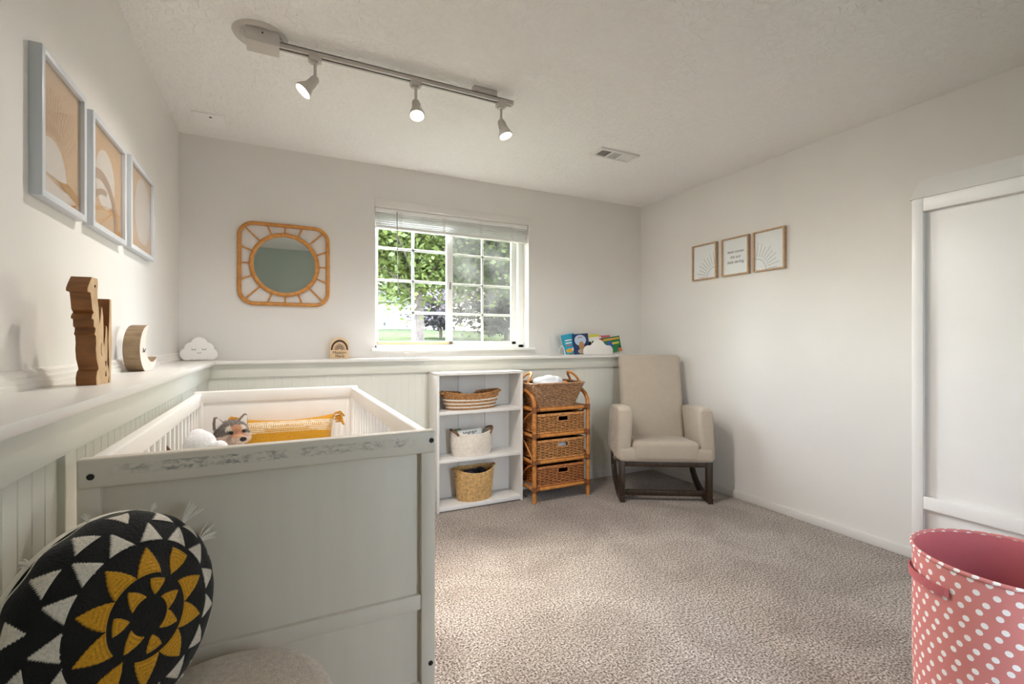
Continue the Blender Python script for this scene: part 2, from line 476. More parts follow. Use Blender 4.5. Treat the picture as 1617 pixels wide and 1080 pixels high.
def cloud_outline(circles, c, n=120, base=None):
    out = []
    for i in range(n):
        a = 2*pi*i/n; d = (cos(a), sin(a)); best = .001
        for x, y, r in circles:
            ox, oy = c[0]-x, c[1]-y; b = ox*d[0]+oy*d[1]; q = b*b-(ox*ox+oy*oy-r*r)
            if q >= 0: best = max(best, -b+sqrt(q))
        p = (c[0]+d[0]*best, c[1]+d[1]*best)
        if base is not None and p[1] < base: p = (c[0]+d[0]*(base-c[1])/d[1], base)
        out.append(p)
    return out
def text_mesh(s, size, shear=0, extrude=.0006):
    cu = bpy.data.curves.new('txt', 'FONT'); cu.body = s; cu.size = size; cu.shear = shear; cu.extrude = extrude
    cu.align_x = 'CENTER'; cu.align_y = 'CENTER'
    o = bpy.data.objects.new('txt', cu); COL.objects.link(o)
    dg = bpy.context.evaluated_depsgraph_get()
    me = bpy.data.meshes.new_from_object(o.evaluated_get(dg))
    bpy.data.objects.remove(o); bpy.data.curves.remove(cu)
    me.materials.clear()
    return me
def add_text(mb, s, size, M, mi=0, shear=0, extrude=.0006):
    me = text_mesh(s, size, shear, extrude); t = bmesh.new(); t.from_mesh(me); bpy.data.meshes.remove(me)
    mb.add(t, mi, M)

# ------------------------------------------------------------------ room (metres; camera stands at x=0, y=0 looking into the corner)
XL, XR, YB, YR, ZC = -.553, 3.06, 3.45, -.30, 2.438
LX, LY = -.386, 3.30                      # faces of the furred-out lower walls
ZL = 1.054                                # top of the ledge
WX0, WX1, WZ0, WZ1 = .607, 1.855, 1.116, 2.137

struct(MB().box(XL-.2, XR+.2, YR-1.4, YB+.2, -.1, 0).build('floor', 'carpet'))
struct(MB().box(XL-.2, XR+.2, YR-1.4, YB+.2, ZC, ZC+.15).build('ceiling', 'ceil'))  # overhang past the front wall is added, keeps sun out of the opening
struct(MB().box(XL-.2, XL, YR-.2, YB+.2, 0, ZC).build('wall_left', 'wall'))
struct(MB().box(XR, XR+.2, YR-.2, YB+.2, 0, ZC).build('wall_right', 'wall'))
DX0, DX1, DZ = 1.20, 1.40, 2.05               # unseen opening added behind the camera to let in fill daylight
struct(MB().box(XL, DX0, YR-.12, YR, 0, ZC).box(DX1, XR, YR-.12, YR, 0, ZC).box(DX0, DX1, YR-.12, YR, DZ, ZC).build('wall_front', 'sage'))
w = MB()
w.box(XL, WX0, YB, YB+.2, 0, ZC); w.box(WX1, XR, YB, YB+.2, 0, ZC)
w.box(WX0, WX1, YB, YB+.2, 0, WZ0); w.box(WX0, WX1, YB, YB+.2, WZ1, ZC)
struct(w.build('wall_back', 'wall'))

def bead_profile(a0, a1, face, depth, pitch=.05):
    """plan profile of grooved boarding: list of (along, out)"""
    pts = []; a = a0
    while a < a1-pitch:
        pts += [(a, face), (a+pitch-.006, face), (a+pitch-.003, face-depth)]
        a += pitch
    pts += [(a, face), (a1, face)]
    return pts
pl = bead_profile(YR, LY, LX, .003)
ml = MB().prism([(y, x) for y, x in pl]+[(LY, XL), (YR, XL)], (0, 0, 0), (0, 1, 0), (1, 0, 0), -(ZL-.022))
ml.box(LX-.004, LX+.012, 1.20, 1.245, 0, .96, .002)
struct(ml.build('wall_left_lower', 'wain', smooth=0))
pb = bead_profile(LX, XR, 0, .0012)
struct(MB().prism([(x, LY-o) for x, o in pb]+[(XR, YB), (LX, YB)], (0, 0, 0), (1, 0, 0), (0, 1, 0), ZL-.022).build('wall_back_lower', 'wain', smooth=0))
# ledge board running round the corner
struct(MB().prism([(XL, YR), (-.340, YR), (-.340, 3.252), (XR, 3.252), (XR, YB), (XL, YB)], (0, 0, ZL-.022), (1, 0, 0), (0, 1, 0), .022, bev=.003).build('trim_1', 'ledge'))
# apron boards under the ledge
struct(MB().box(LX, LX+.016, YR, LY-.016, .95, ZL-.022, .002).build('trim_2', 'wain'))
struct(MB().box(LX, XR, LY-.016, LY, .95, ZL-.022, .002).build('trim_3', 'wain'))
# stepped moulding where ledge meets wall
prof = [(0, 0), (.020, 0), (.020, .012), (.016, .016), (.016, .026), (.010, .031), (.010, .040), (.004, .046), (0, .048)]
struct(MB().prism(prof, (XL, YR, ZL), (1, 0, 0), (0, 0, 1), -(YB-YR)).build('trim_4', 'ledge', smooth=0))
struct(MB().prism(prof, (XL, YB, ZL), (0, -1, 0), (0, 0, 1), XR-XL).build('trim_5', 'ledge', smooth=0))
struct(MB().box(LX, XR, LY-.013, LY, 0, .055, .003).build('baseboard_back', 'trimw'))
struct(MB().box(XR-.013, XR, YR, LY-.013, 0, .055, .003).build('baseboard_right', 'trimw'))

# ------------------------------------------------------------------ window_1
win = struct(thing('window_1', 'white sliding window with grid bars over the ledge', 'window', ((WX0+WX1)/2, YB, WZ0)))
del win['category']; del win['label']
wl = win.location
def W(mb, name, mats, parent=None, smooth=35):
    bmesh.ops.translate(mb.bm, vec=-Vector(wl), verts=mb.bm.verts)
    return mb.build(name, mats, parent or win, smooth)
f = MB()                                           # outer frame
f.box(WX0, WX0+.03, 3.545, 3.63, WZ0, WZ1, .003); f.box(WX1-.05, WX1, 3.545, 3.63, WZ0, WZ1, .003)
f.box(WX0, WX1, 3.545, 3.63, WZ0, WZ0+.03, .003); f.box(WX0, WX1, 3.545, 3.63, WZ1-.03, WZ1, .003)
f.box(WX0, WX1, YB+.004, 3.545, WZ0-.004, WZ0+.004)
W(f, 'window_frame', 'vinyl')
W(MB().box(WX0-.03, WX1+.045, YB-.035, YB+.004, WZ0-.016, WZ0+.006, .004), 'window_sill', 'vinyl')
W(MB().box(WX0-.005, WX1+.03, YB-.012, YB, WZ1+.002, WZ1+.055, .003), 'window_head', 'wall')
def sash(x0, x1, y, name, nx, nz, lw, rw):
    z0, z1 = WZ0+.03, WZ1-.03
    s_ = MB()
    s_.box(x0, x0+lw, y-.014, y+.014, z0, z1, .003); s_.box(x1-rw, x1, y-.014, y+.014, z0, z1, .003)
    s_.box(x0, x1, y-.014, y+.014, z0, z0+.026, .003); s_.box(x0, x1, y-.014, y+.014, z1-.026, z1, .003)
    so = W(s_, name, 'vinyl')
    g = MB(); a0, a1 = x0+lw, x1-rw
    for i in range(1, nx): g.box(a0+(a1-a0)*i/nx-.010, a0+(a1-a0)*i/nx+.010, y+.001, y+.011, z0, z1, .002)
    for zz in (1.39, 1.63, 1.87): g.box(a0, a1, y+.001, y+.011, zz-.010, zz+.010, .002)
    W(g, 'grid_bars', 'vinyl', so)
    W(MB().box(a0-.004, a1+.004, y-.002, y, z0+.02, z1-.02), 'pane', 'pane', so)
    return so
sL = sash(WX0+.028, 1.215, 3.575, 'sash', 2, 4, .014, .036)
sR = sash(1.20, WX1-.05, 3.605, 'sash', 2, 4, .04, .04)
W(MB().box(1.24, WX1-.09, 3.624, 3.626, WZ0+.04, WZ1-.04), 'insect_screen', 'screen')
W(MB().box(1.198, 1.212, 3.548, 3.562, 1.58, 1.64, .004), 'latch', 'steel', sL)

dw = tag(MB().tube([(WX0+.033, 3.553, WZ0+.043), (1.195, 3.553, WZ0+.043)], .012, 12).build('dowel_rod', 'palewood'),
         'wooden security rod lying in the window track under the left sash', 'rod')

bl = thing('window_blind', 'white slatted blind drawn up at the top of the window', 'blind', ((WX0+WX1)/2, 3.49, WZ1))
b0, b1 = -(WX1-WX0)/2+.006, (WX1-WX0)/2-.006
MB().box(b0, b1, -.03, .03, -.035, -.002, .003).build('headrail', 'vinyl', bl)
sl = MB()
for i in range(7):
    z = -.043-i*.0135; dy = .003*((i*7) % 3-1)
    sl.box(b0+.002, b1-.002, -.025+dy, .025+dy, z-.0055, z, .001, 1, M=Matrix.Rotation(.03*((i*5) % 3-1)*.3, 4, 'X'))
sl.build('slats', 'vinyl', bl)
MB().box(b0, b1, -.026, .026, -.146, -.131, .004).build('bottom_rail', 'vinyl', bl)
for k, fx in enumerate((.145, .415, .66, .885)):
    c = MB(); x = b0+(b1-b0)*fx
    for j in (-1, 1):
        pts = []
        for i in range(14):
            pts.append((x+j*.006+.006*sin(i*1.7+k), -.029-.003*abs(sin(i*2.1)), -.02-i*.0085))
        c.tube(pts, .0016, 5)
    for i in range(5): c.tube([(x-.014+.004*sin(i*5), -.031, -.03-i*.022), (x, -.034, -.042-i*.022), (x+.012, -.031, -.034-i*.022)], .0014, 5)
    c.build('ladder_cord', 'trimw', bl)
wx = b0+(b1-b0)*.122
MB().cyl((wx, -.036, -.02), (wx+.008, -.036, -.62), .0035, seg=8).build('tilt_wand', 'steel', bl)

# ------------------------------------------------------------------ ceiling fittings
tr = thing('track_light', 'off-white ceiling track light with three lit spot heads', 'ceiling light', (-.06, 2.18, ZC))
T0 = Vector(tr.location)
def TL(mb, name, mats, parent=None, smooth=35):
    bmesh.ops.translate(mb.bm, vec=-T0, verts=mb.bm.verts); return mb.build(name, mats, parent or tr, smooth)
TL(MB().lathe([(0, -.012), (.05, -.013), (.055, -.018), (.062, -.012), (.072, -.016), (.078, -.010), (.088, -.013), (.098, -.008), (.104, 0), (0, 0)], (-.075, 2.212, ZC), 56), 'ceiling_rose', 'fixture')
cb = MB().box(-.125, -.004, 2.135, 2.225, ZC-.068, ZC-.010, .004)
cb.cyl((-.065, 2.134, ZC-.03), (-.065, 2.1335, ZC-.03), .004, seg=10, mi=1)
TL(cb, 'connector_box', ['fixture', 'ink'])
rl = MB()
ry0, ry1, rz0, rz1 = 2.163, 2.197, ZC-.052, ZC-.032
rl.box(-.01, 1.067, ry0, ry1, rz1-.004, rz1)
for y in (ry0, ry1-.003): rl.box(-.01, 1.067, y, y+.003, rz0, rz1)
for y in (ry0+.003, ry1-.011): rl.box(-.01, 1.067, y, y+.008, rz0, rz0+.003)
rl.box(1.065, 1.077, ry0-.001, ry1+.001, rz0-.001, rz1+.001, .002)
rl.box(-.01, 1.08, ry0+.010, ry1-.010, rz0+.008, rz1-.004, mi=1)
TL(rl, 'rail', ['fixture', 'ink'])
TL(MB().box(.86, .985, 2.165, 2.195, ZC-.034, ZC, .003), 'mounting_clip', 'fixture')
heads = [(.133, Vector((-.62, -.05, -.78))), (.570, Vector((-.02, -.35, -.94))), (1.012, Vector((.22, -.22, -.95)))]
lamp_pos = []
for x, d in heads:
    d = d.normalized()
    h = TL(MB().box(x-.026, x+.026, 2.162, 2.198, rz0-.020, rz0+.002, .004).box(x-.02, x+.012, 2.168, 2.192, rz0-.030, rz0-.018, .003), 'spot_head', 'fixture')
    zb = 2.285
    TL(MB().cyl((x, 2.18, zb), (x, 2.18, rz0-.028), .0065, seg=12), 'stem', 'fixture', h)
    q = Vector((0, 0, 1)).rotation_difference(d).to_matrix().to_4x4()
    P = Vector((x, 2.18, zb+.006))
    M = Matrix.Translation(P) @ q
    c = MB().lathe([(0, -.012), (.010, -.012), (.017, -.004), (.0185, .006), (.0185, .030), (.020, .040), (.031, .062), (.036, .074), (.036, .080), (.033, .080), (.033, .074), (0, .066)], seg=32, M=M)
    for a in range(3):
        aa = a*2*pi/3+.5
        c.tube([(.020*cos(aa), .020*sin(aa), .008), (.024*cos(aa), .024*sin(aa), .045), (.034*cos(aa), .034*sin(aa), .07)], .0016, 5, M=M)
    TL(c, 'lamp_cup', 'fixture', h)
    TL(MB().lathe([(.028, .076), (.020, .0785), (0, .0795)], seg=28, M=M), 'bulb_face', 'bulb', h)
    lamp_pos.append((P+d*.10, d))

vt = thing('ceiling_vent', 'white metal air vent in the ceiling beyond the track light', 'vent', (2.035, 2.55, ZC))
v = MB()
for a in ((-.16, .16, -.065, -.045), (-.16, .16, .045, .065), (-.16, -.135, -.046, .046), (.135, .16, -.046, .046), (-.05, -.038, -.046, .046), (.038, .05, -.046, .046)):
    v.box(*a, -.012, 0, .002)
v.build('frame', 'trimw', vt)
MB().box(-.137, -.045, -.047, .047, -.003, -.001).box(-.045, .137, -.047, .047, -.003, -.001).build('duct_opening', 'ink', vt)
for k, (a, b, tilt) in enumerate(((-.135, -.05, -.5), (-.038, .038, -.30), (.05, .135, 1.0))):
    lv = MB(); n = 9
    for i in range(n):
        xx = a+(b-a)*(i+.5)/n
        M = Matrix.Translation((xx, 0, -.007)) @ Matrix.Rotation(tilt, 4, 'Y')
        lv.box(-.0038, .0038, -.046, .046, -.0006, .0006, M=M)
    lv.build('louver', 'trimw', vt)
sd = thing('ceiling_cover_plate', 'small white cover plate with a dark dot on the ceiling near the corner', 'cover plate', (-.365, 3.16, ZC))
MB().box(-.075, .075, -.075, .095, -.010, 0, .004).build('plate', mat('plate_paint', '#efedea', .6, var=.01), sd)
MB().cyl((.012, -.045, -.010), (.012, -.045, -.0125), .007, seg=14).build('indicator_dot', 'ink', sd)

# ------------------------------------------------------------------ pictures
def frame_parts(t, w, h, d, bw, mats):
    """local: x across, z up, +y into the wall, origin at bottom centre"""
    fr = MB()
    fr.box(-w/2, -w/2+bw, -d, 0, 0, h, .0015); fr.box(w/2-bw, w/2, -d, 0, 0, h, .0015)
    fr.box(-w/2+bw, w/2-bw, -d, 0, 0, bw, .0015); fr.box(-w/2+bw, w/2-bw, -d, 0, h-bw, h, .0015)
    fr.build('frame', mats, t)
    MB().box(-w/2+bw-.002, w/2-bw+.002, -d+.008, -d+.009, bw-.002, h-bw+.002).build('glazing', 'glaze', t)
LAB = {0: 'grey framed peach print with white half sun and ochre stroke, nearest the camera',
       1: 'grey framed peach print with white disc above a taupe arch, between two others',
       2: 'grey framed peach print with a pale oval, nearest the back corner'}
for i, (y0, y1, z0, z1) in enumerate(((1.552, 1.850, 1.530, 1.905), (1.905, 2.262, 1.533, 1.897), (2.325, 2.705, 1.540, 1.907))):
    w_, h_ = y1-y0, z1-z0; d, bw = .026, .018
    # rotated so that local -y faces +X; local x then runs along +Y
    t = thing('picture_frame', LAB[i], 'picture', (XL, (y0+y1)/2, z0), pi/2, 'peach prints on the left wall')
    frame_parts(t, w_, h_, d, bw, 'greyframe')
    a0, aw, ah = -w_/2+bw, w_-2*bw, h_-2*bw
    art = MB().box(-w_/2+bw-.002, w_/2-bw+.002, -d+.014, -.002, bw-.002, h_-bw+.002)
    yy = -d+.0138
    def shp(uv, k, lay, m=None):
        o = [(min(max(a0+u*aw, a0), a0+aw), min(max(bw+v_*ah, bw), bw+ah)) for u, v_ in uv]
        art.prism(o, (0, yy-lay*.0004, 0), (1, 0, 0), (0, 0, 1), .0004, k)
    asp = aw/ah
    if i == 0:
        for k in range(41):
            a = radians(-5+k*4.6); c = (.28, .17)
            for r0, r1 in ((.42, .55), (.58, .86)):
                n = .0022; 
                p0 = (c[0]+r0*cos(a), c[1]+r0*sin(a)*asp); p1 = (c[0]+r1*cos(a), c[1]+r1*sin(a)*asp)
                ex, ey = -sin(a)*.004, cos(a)*.004
                if 0 < p1[0] < 1: shp([(p0[0]-ex, p0[1]-ey), (p1[0]-ex, p1[1]-ey), (p1[0]+ex, p1[1]+ey), (p0[0]+ex, p0[1]+ey)], 1, 1)
        shp(arc(.28, .17, .37, 0, pi, 30, .37*asp), 2, 1)
        shp([(0, 0), (1, 0), (1, .05), (.8, .12), (.55, .10), (.3, .13), (0, .17)], 2, 2)
        shp([(.42, .16), (.7, .19), (1, .14), (1, .06), (.78, .09), (.62, .12)], 3, 3)
        shp([(.76, .03), (.9, .06), (.98, .02), (.86, 0), (.78, 0)], 3, 3)
    elif i == 1:
        shp(arc(.45, .52, .31, 0, 2*pi, 40, .31*asp), 2, 1)
        shp(arc(.30, .02, .58, 0, pi, 30, .58*asp)+arc(.30, .02, .47, pi, 0, 30, .47*asp), 4, 2)
        shp(arc(.42, .02, .44, pi, .45*pi, 20, .40*asp)+arc(.42, .02, .38, .45*pi, pi, 20, .34*asp), 4, 3)
        shp([(.78, .02), (.95, .10), (1, .02), (.9, 0), (.8, 0)], 3, 3)
    else:
        shp(arc(.62, .52, .36, 0, 2*pi, 40, .42*asp), 2, 1)
        shp([(0, 0), (1, 0), (1, .08), (.5, .12), (0, .07)], 5, 2)
    art.build('print', ['peach' if i < 2 else 'peach2', 'peach2', 'artwhite', 'ochre', 'taupe', 'ochre'][:5]+['peach'], t, smooth=0)

LAB = {0: 'oak framed print of a quarter sun rising from its lower right corner',
       1: 'oak framed print with three lines of handwriting, between two sun prints',
       2: 'oak framed print of a quarter sun rising from its lower left corner'}
for i, (y0, y1) in enumerate(((2.574, 2.812), (2.293, 2.527), (2.022, 2.258))):
    w_, h_, d, bw = y1-y0, .285, .028, .011
    # local -y faces -X; local x runs along -Y
    t = thing('picture_frame', LAB[i], 'picture', (XR, (y0+y1)/2, 1.664), -pi/2, 'sun line prints on the right wall')
    frame_parts(t, w_, h_, d, bw, 'oak')
    art = MB().box(-w_/2+bw-.002, w_/2-bw+.002, -d+.014, -.002, bw-.002, h_-bw+.002)
    yy = -d+.0138; wi, hi = w_/2-bw, h_-2*bw
    if i != 1:
        sg = 1 if i == 0 else -1
        c = (sg*(wi-.002), bw)
        O, U, V = (0, yy, 0), (1, 0, 0), (0, 0, 1)
        r0 = .082
        art.strip([(c[0]-sg*r0*cos(a*pi/2/20), c[1]+r0*sin(a*pi/2/20)) for a in range(21)], O, U, V, .0004, .0022, 1)
        for k in range(9):
            a = (k+.35)*pi/2/9; rA = .098; rB = (.165, .185, .172, .190, .18, .195, .178, .19, .2)[k]
            art.strip([(c[0]-sg*rA*cos(a), c[1]+rA*sin(a)), (c[0]-sg*rB*cos(a), c[1]+rB*sin(a))], O, U, V, .0004, .0018, 1)
    else:
        for s_, zz, sz in (('here comes', .178, .030), ('the sun', .138, .030), ('little darling', .100, .030)):
            M = Matrix.Translation((0, yy-.0004, zz)) @ Matrix.Rotation(pi/2, 4, 'X')
            add_text(art, s_, sz, M, 1, .25, .0002)
    art.build('print', ['paperw', 'ink'], t, smooth=0)

# ------------------------------------------------------------------ mirror
mi = thing('wall_mirror', 'round mirror in an orange rattan frame with sunray spokes', 'mirror', (.027, YB, 1.672))
hw = .262
MB().tube([(x, -.014, z) for x, z in rrect(hw, hw*.985, .085, 12)], .0125, 12, closed=True).build('outer_frame', 'mirrorcane', mi)
MB().tube([(.196*cos(a*2*pi/64), -.016, .196*sin(a*2*pi/64)) for a in range(64)], .0135, 10, closed=True).build('inner_ring', 'mirrorcane', mi)
for k in range(16):
    a = 2*pi*k/16
    ca, sa = cos(a), sin(a)
    R = min(hw/max(abs(ca), 1e-6), hw*.985/max(abs(sa), 1e-6))
    if k % 4 == 2: R = hw*sqrt(2)-.085*(sqrt(2)-1)
    MB().cyl((.20*ca, -.013, .20*sa), ((R-.006)*ca, -.013, (R-.006)*sa), .005, seg=8).build('spoke', 'mirrorcane', mi)
MB().cyl((0, -.004, 0), (0, -.012, 0), .188, seg=64).build('mirror_glass', 'mirror', mi)

# ------------------------------------------------------------------ things on the ledge
# wooden animal figure: profile in (y,z), thickness along x
an = thing('wooden_animal_figure', 'tall carved wooden animal figure with stained sawn edges on the left ledge', 'figurine', (-.452, 1.605, ZL), radians(-4))
an.scale = (1, 1, .985)
O, U, V = (-.024, 0, 0), (0, 1, 0), (0, 0, 1)
front = [(-.018, 0), (.055, 0), (.062, .022), (.058, .042), (.050, .055), (.052, .11), (.050, .150), (.046, .160), (.040, .158), (.036, .130), (.030, .105), (.026, .115), (.026, .150), (.024, .185), (.016, .212), (.010, .205),
         (.006, .180), (.002, .165), (-.004, .205), (-.010, .225), (-.012, .250), (-.008, .268), (-.012, .284), (-.045, .284), (-.052, .276), (-.062, .264), (-.070, .252), (-.070, .244), (-.052, .242), (-.048, .225), (-.043, .200), (-.034, .192),
         (-.044, .184), (-.046, .176), (-.034, .173), (-.034, .156), (-.024, .151), (-.026, .142), (-.030, .136), (-.022, .130), (-.020, .112), (-.022, .096), (-.018, .070), (-.006, .046), (-.006, .042), (-.014, .036), (-.020, .020)]
MB().prism(front, (-.022, 0, 0), U, V, .043, 0, .0015, 1).build('body', ['palewood', 'toywood'], an, smooth=0)
back = [(.063, 0), (.074, 0), (.078, .05), (.082, .12), (.080, .18), (.078, .236), (.066, .236), (.065, .200), (.062, .160), (.058, .12), (.063, .05)]
MB().prism(back, (-.0215, 0, 0), U, V, .042, 0, .0015, 1).build('inner_piece', ['palewood', 'toywood'], an, smooth=0)
MB().cyl((.0205, -.028, .262), (.0220, -.028, .262), .0035, seg=12).build('eye', 'burnt', an)
MB().prism([(.034, .020), (.044, .020), (.039, .036)], (.0205, 0, 0), U, V, .001).build('carved_mark', 'burnt', an, smooth=0)
e = MB().prism([(.034, .062), (.044, .062), (.039, .046)], (.0205, 0, 0), U, V, .001)
e.build('carved_mark', 'burnt', an, smooth=0)
e = MB().strip([(.012, .112), (.010, .10), (.010, .085), (.015, .078)], (.0205, 0, 0), U, V, .001, .002)
e.build('carved_groove', 'burnt', an, smooth=0)

mo = thing('crescent_moon', 'wooden crescent moon with a pale sleepy face on the left ledge', 'ornament', (-.493, 2.30, ZL), radians(-5))
mo.scale = (1.05, 1.28, 1.28)
cr = [(.06*sin(radians(a))*-1, .062+.063*cos(radians(a))) for a in range(-30, 1, 10)]
def crescent(R, r, off, up, a0, a1, n=30):
    o = [(R*cos(a0+(a1-a0)*i/n), R*sin(a0+(a1-a0)*i/n)) for i in range(n+1)]
    p0, p1 = o[-1], o[0]
    i0 = atan2(p0[1]-up, p0[0]-off); i1 = atan2(p1[1]-up, p1[0]-off)
    if i1 < i0: i1 += 2*pi
    rr0 = sqrt((p0[0]-off)**2+(p0[1]-up)**2); rr1 = sqrt((p1[0]-off)**2+(p1[1]-up)**2)
    inner = []
    for i in range(1, n):
        k = i/n; a = i0+(i1-i0)*k
        # sweep the concave side the short way, through the far side of the moon
        inner.append((off+(rr0+(rr1-rr0)*k)*cos(a), up+(rr0+(rr1-rr0)*k)*sin(a)))
    return o+inner
R = .074
outer = [(R*cos(a), R*sin(a)) for a in [radians(78+i*(262/40)) for i in range(41)]]
inner = []
ic, ir = (.028, .020), .060
a0, a1 = atan2(outer[-1][1]-ic[1], outer[-1][0]-ic[0]), atan2(outer[0][1]-ic[1], outer[0][0]-ic[0])
r0 = sqrt((outer[-1][0]-ic[0])**2+(outer[-1][1]-ic[1])**2); r1 = sqrt((outer[0][0]-ic[0])**2+(outer[0][1]-ic[1])**2)
while a1 < 0: a1 += 2*pi
while a0 < a1: a0 += 2*pi
for i in range(1, 26):
    k = i/26; a = a0+(a1-a0)*k; rr = r0+(r1-r0)*k
    inner.append((ic[0]+rr*cos(a), ic[1]+rr*sin(a)))
base_cut = [(u, max(v_, -.066)) for u, v_ in outer+inner]
MB().prism(base_cut, (-.026, 0, .066), U, V, .052, 0, .0015, 1).build('body', ['moonface', 'moonwood'], mo, smooth=0)
e = MB().strip([(-.052, .004), (-.044, -.004), (-.036, -.003), (-.030, .002)], (.0265, 0, .066), U, V, .001, .002)
for k in range(3): e.strip([(-.050+.006*k, -.002-.001*k), (-.054+.008*k, -.009)], (.0265, 0, .066), U, V, .001, .0014)
e.build('closed_eye', 'ink', mo, smooth=0)

cl = thing('cloud_lamp', 'white cloud night light with a smiling sleepy face in the ledge corner', 'night light', (-.440, 3.365, ZL), radians(9))
circ = [(-.058, .040, .038), (-.022, .032, .030), (.020, .030, .030), (.058, .038, .037), (-.040, .078, .034), (.042, .076, .034), (0, .098, .044), (0, .055, .05)]
cc = cloud_outline(circ, (0, .058), 140, .003)
MB().prism(cc, (0, .022, 0), (1, 0, 0), (0, 0, 1), .044, 0, .006).build('body', 'whiteplastic', cl, smooth=40)
e = MB(); O2 = (0, -.0222, 0)
for sx in (-1, 1):
    ex = .026*sx
    e.strip(arc(ex, .073, .011, pi, 2*pi, 8, .006), O2, (1, 0, 0), (0, 0, 1), .001, .002)
    for k in (-1, 0, 1): e.strip([(ex+k*.006, .067), (ex+k*.010+.001*sx, .061)], O2, (1, 0, 0), (0, 0, 1), .001, .0014)
e.strip(arc(.001, .053, .009, pi*1.05, pi*1.95, 8, .008), O2, (1, 0, 0), (0, 0, 1), .001, .002)
e.build('face_lines', 'ink', cl, smooth=0)

sg = thing('name_sign', 'small arched wooden rainbow sign with two lettered lines, on the ledge left of the window', 'sign', (.358, 3.375, ZL))
o = [(-.062, 0), (.062, 0)]+arc(0, .082, .062, 0, pi, 24)
MB().prism(o, (0, .009, 0), (1, 0, 0), (0, 0, 1), .018, 0, .0015).build('plaque', 'plywood', sg)
rb = MB(); O3 = (0, -.0092, 0)
for ra, rb_ in ((.044, .055), (.026, .030), (.017, .022), (.008, .013)):
    rb.prism(arc(0, .058, rb_, 0, pi, 24, rb_*1.25)+arc(0, .058, ra, pi, 0, 24, ra*1.25), O3, (1, 0, 0), (0, 0, 1), .001)
for k in range(11):
    a = pi*(k+.5)/11; x, z = .0365*cos(a), .058+.0365*1.25*sin(a)
    rb.prism(arc(x, z, .0028, 0, 2*pi, 8)[:-1], O3, (1, 0, 0), (0, 0, 1), .001)
rb.build('rainbow', 'burnt', sg, smooth=0)
lt = MB()
add_text(lt, 'Madelyn', .026, Matrix.Translation((0, -.0098, .040)) @ Matrix.Rotation(pi/2, 4, 'X'))
add_text(lt, 'Marie', .026, Matrix.Translation((.002, -.0098, .016)) @ Matrix.Rotation(pi/2, 4, 'X'))
lt.build('lettering', 'burnt', sg, smooth=0)

# book caddy and its books
bc = thing('book_caddy', 'white wire book holder with a cloud shaped front on the ledge', 'book holder', (2.44, 3.33, ZL))
MB().box(-.33, .31, -.045, .06, 0, .005, .002).build('tray', 'whiteplastic', bc)
cc = cloud_outline([(-.105, .030, .050), (.105, .030, .050), (0, .058, .072), (-.055, .04, .05), (.055, .04, .05)], (0, .03), 120, .0)
MB().prism(cc, (0, -.046, .003), (1, 0, 0), (0, 0, 1), .005, 0, .001).build('cloud_front', 'whiteplastic', bc)
MB().tube([(-.33, -.04+.098*i/16, .004+.075*sin(pi*i/16)**.7) for i in range(17)], .003, 8).build('wire_hoop', 'whiteplastic', bc)
MB().tube([(.31, -.04+.098*i/16, .004+.05*sin(pi*i/16)**.7) for i in range(17)], .003, 8).build('wire_hoop', 'whiteplastic', bc)
wr = MB().tube([(-.23+.28*i/20, .060, .004+.172*sin(pi*i/20)**.6) for i in range(21)], .003, 8)
wr.build('wire_hoop', 'whiteplastic', bc)
def cmat(nm, c): 
    M_[nm] = mat(nm, c, .4, var=.03); return nm
for nm, c in (('cyan_cover', '#2aa3c4'), ('navy_cover', '#1f3566'), ('yellow_cover', '#d8cf45'), ('red_cover', '#c9616c'), ('green_cover', '#1f7a4a'), ('pages', '#eee8da'), ('gold_print', '#d9a33c'), ('pale_print', '#b7cbe0'),
              ('tan_print', '#b98a5c'), ('orange_print', '#d9582f'), ('blue_print', '#2f5aa0'), ('white_print', '#ecebe6'), ('black_print', '#1c1c1c')): cmat(nm, c)
def book(label, x, y, w_, h_, th, lean, cover, marks, dy=0, lz=0):
    t = thing('book', label, 'book', (x, y, ZL+.0055+lz), 0, 'picture books in the cloud holder')
    M = Matrix.Rotation(radians(lean), 4, 'Y') @ Matrix.Rotation(radians(-6), 4, 'X')
    c = MB().box(0, w_, 0, .0015, 0, h_, M=M).box(0, w_, th-.0015, th, 0, h_, M=M).box(0, .002, 0, th, 0, h_, M=M)
    c.build('cover', cover, t, smooth=0)
    MB().box(.002, w_-.003, .0015, th-.0015, .003, h_-.003, M=M).build('pages', 'pages', t, smooth=0)
    if marks:
        names = []; a = MB()
        for sh, cm, lay in marks:
            if cm not in names: names.append(cm)
            t_ = [(u*w_, v_*h_) for u, v_ in sh]
            a.prism(t_, (0, -.0004*lay, 0), (1, 0, 0), (0, 0, 1), .0005, names.index(cm), M=M)
        a.build('cover_picture', names, t, smooth=0)
    return t
E_ = lambda cx, cy, rx, ry: arc(cx, cy, rx, 0, 2*pi, 20, ry)[:-1]
R_ = lambda a, b, c, d: [(a, c), (b, c), (b, d), (a, d)]
book('cyan picture book leaning at the left end of the cloud holder', 2.135, 3.33, .125, .165, .01, -9, 'cyan_cover',
     [(R_(.2, .75, .66, .72), 'white_print', 1), (R_(.2, .7, .52, .58), 'white_print', 1), (R_(.25, .65, .40, .45), 'orange_print', 1), (E_(.42, .16, .28, .11), 'gold_print', 1), (E_(.75, .2, .14, .1), 'white_print', 2)])
book('navy picture book with a pale moon and brown animal on the cover', 2.222, 3.312, .155, .172, .01, -4, 'navy_cover',
     [(E_(.45, .68, .38, .27), 'pale_print', 1), (E_(.5, .40, .18, .22), 'tan_print', 2), (E_(.52, .14, .30, .13), 'taupe', 3), (R_(.3, .6, .80, .84), 'red_cover', 2)])
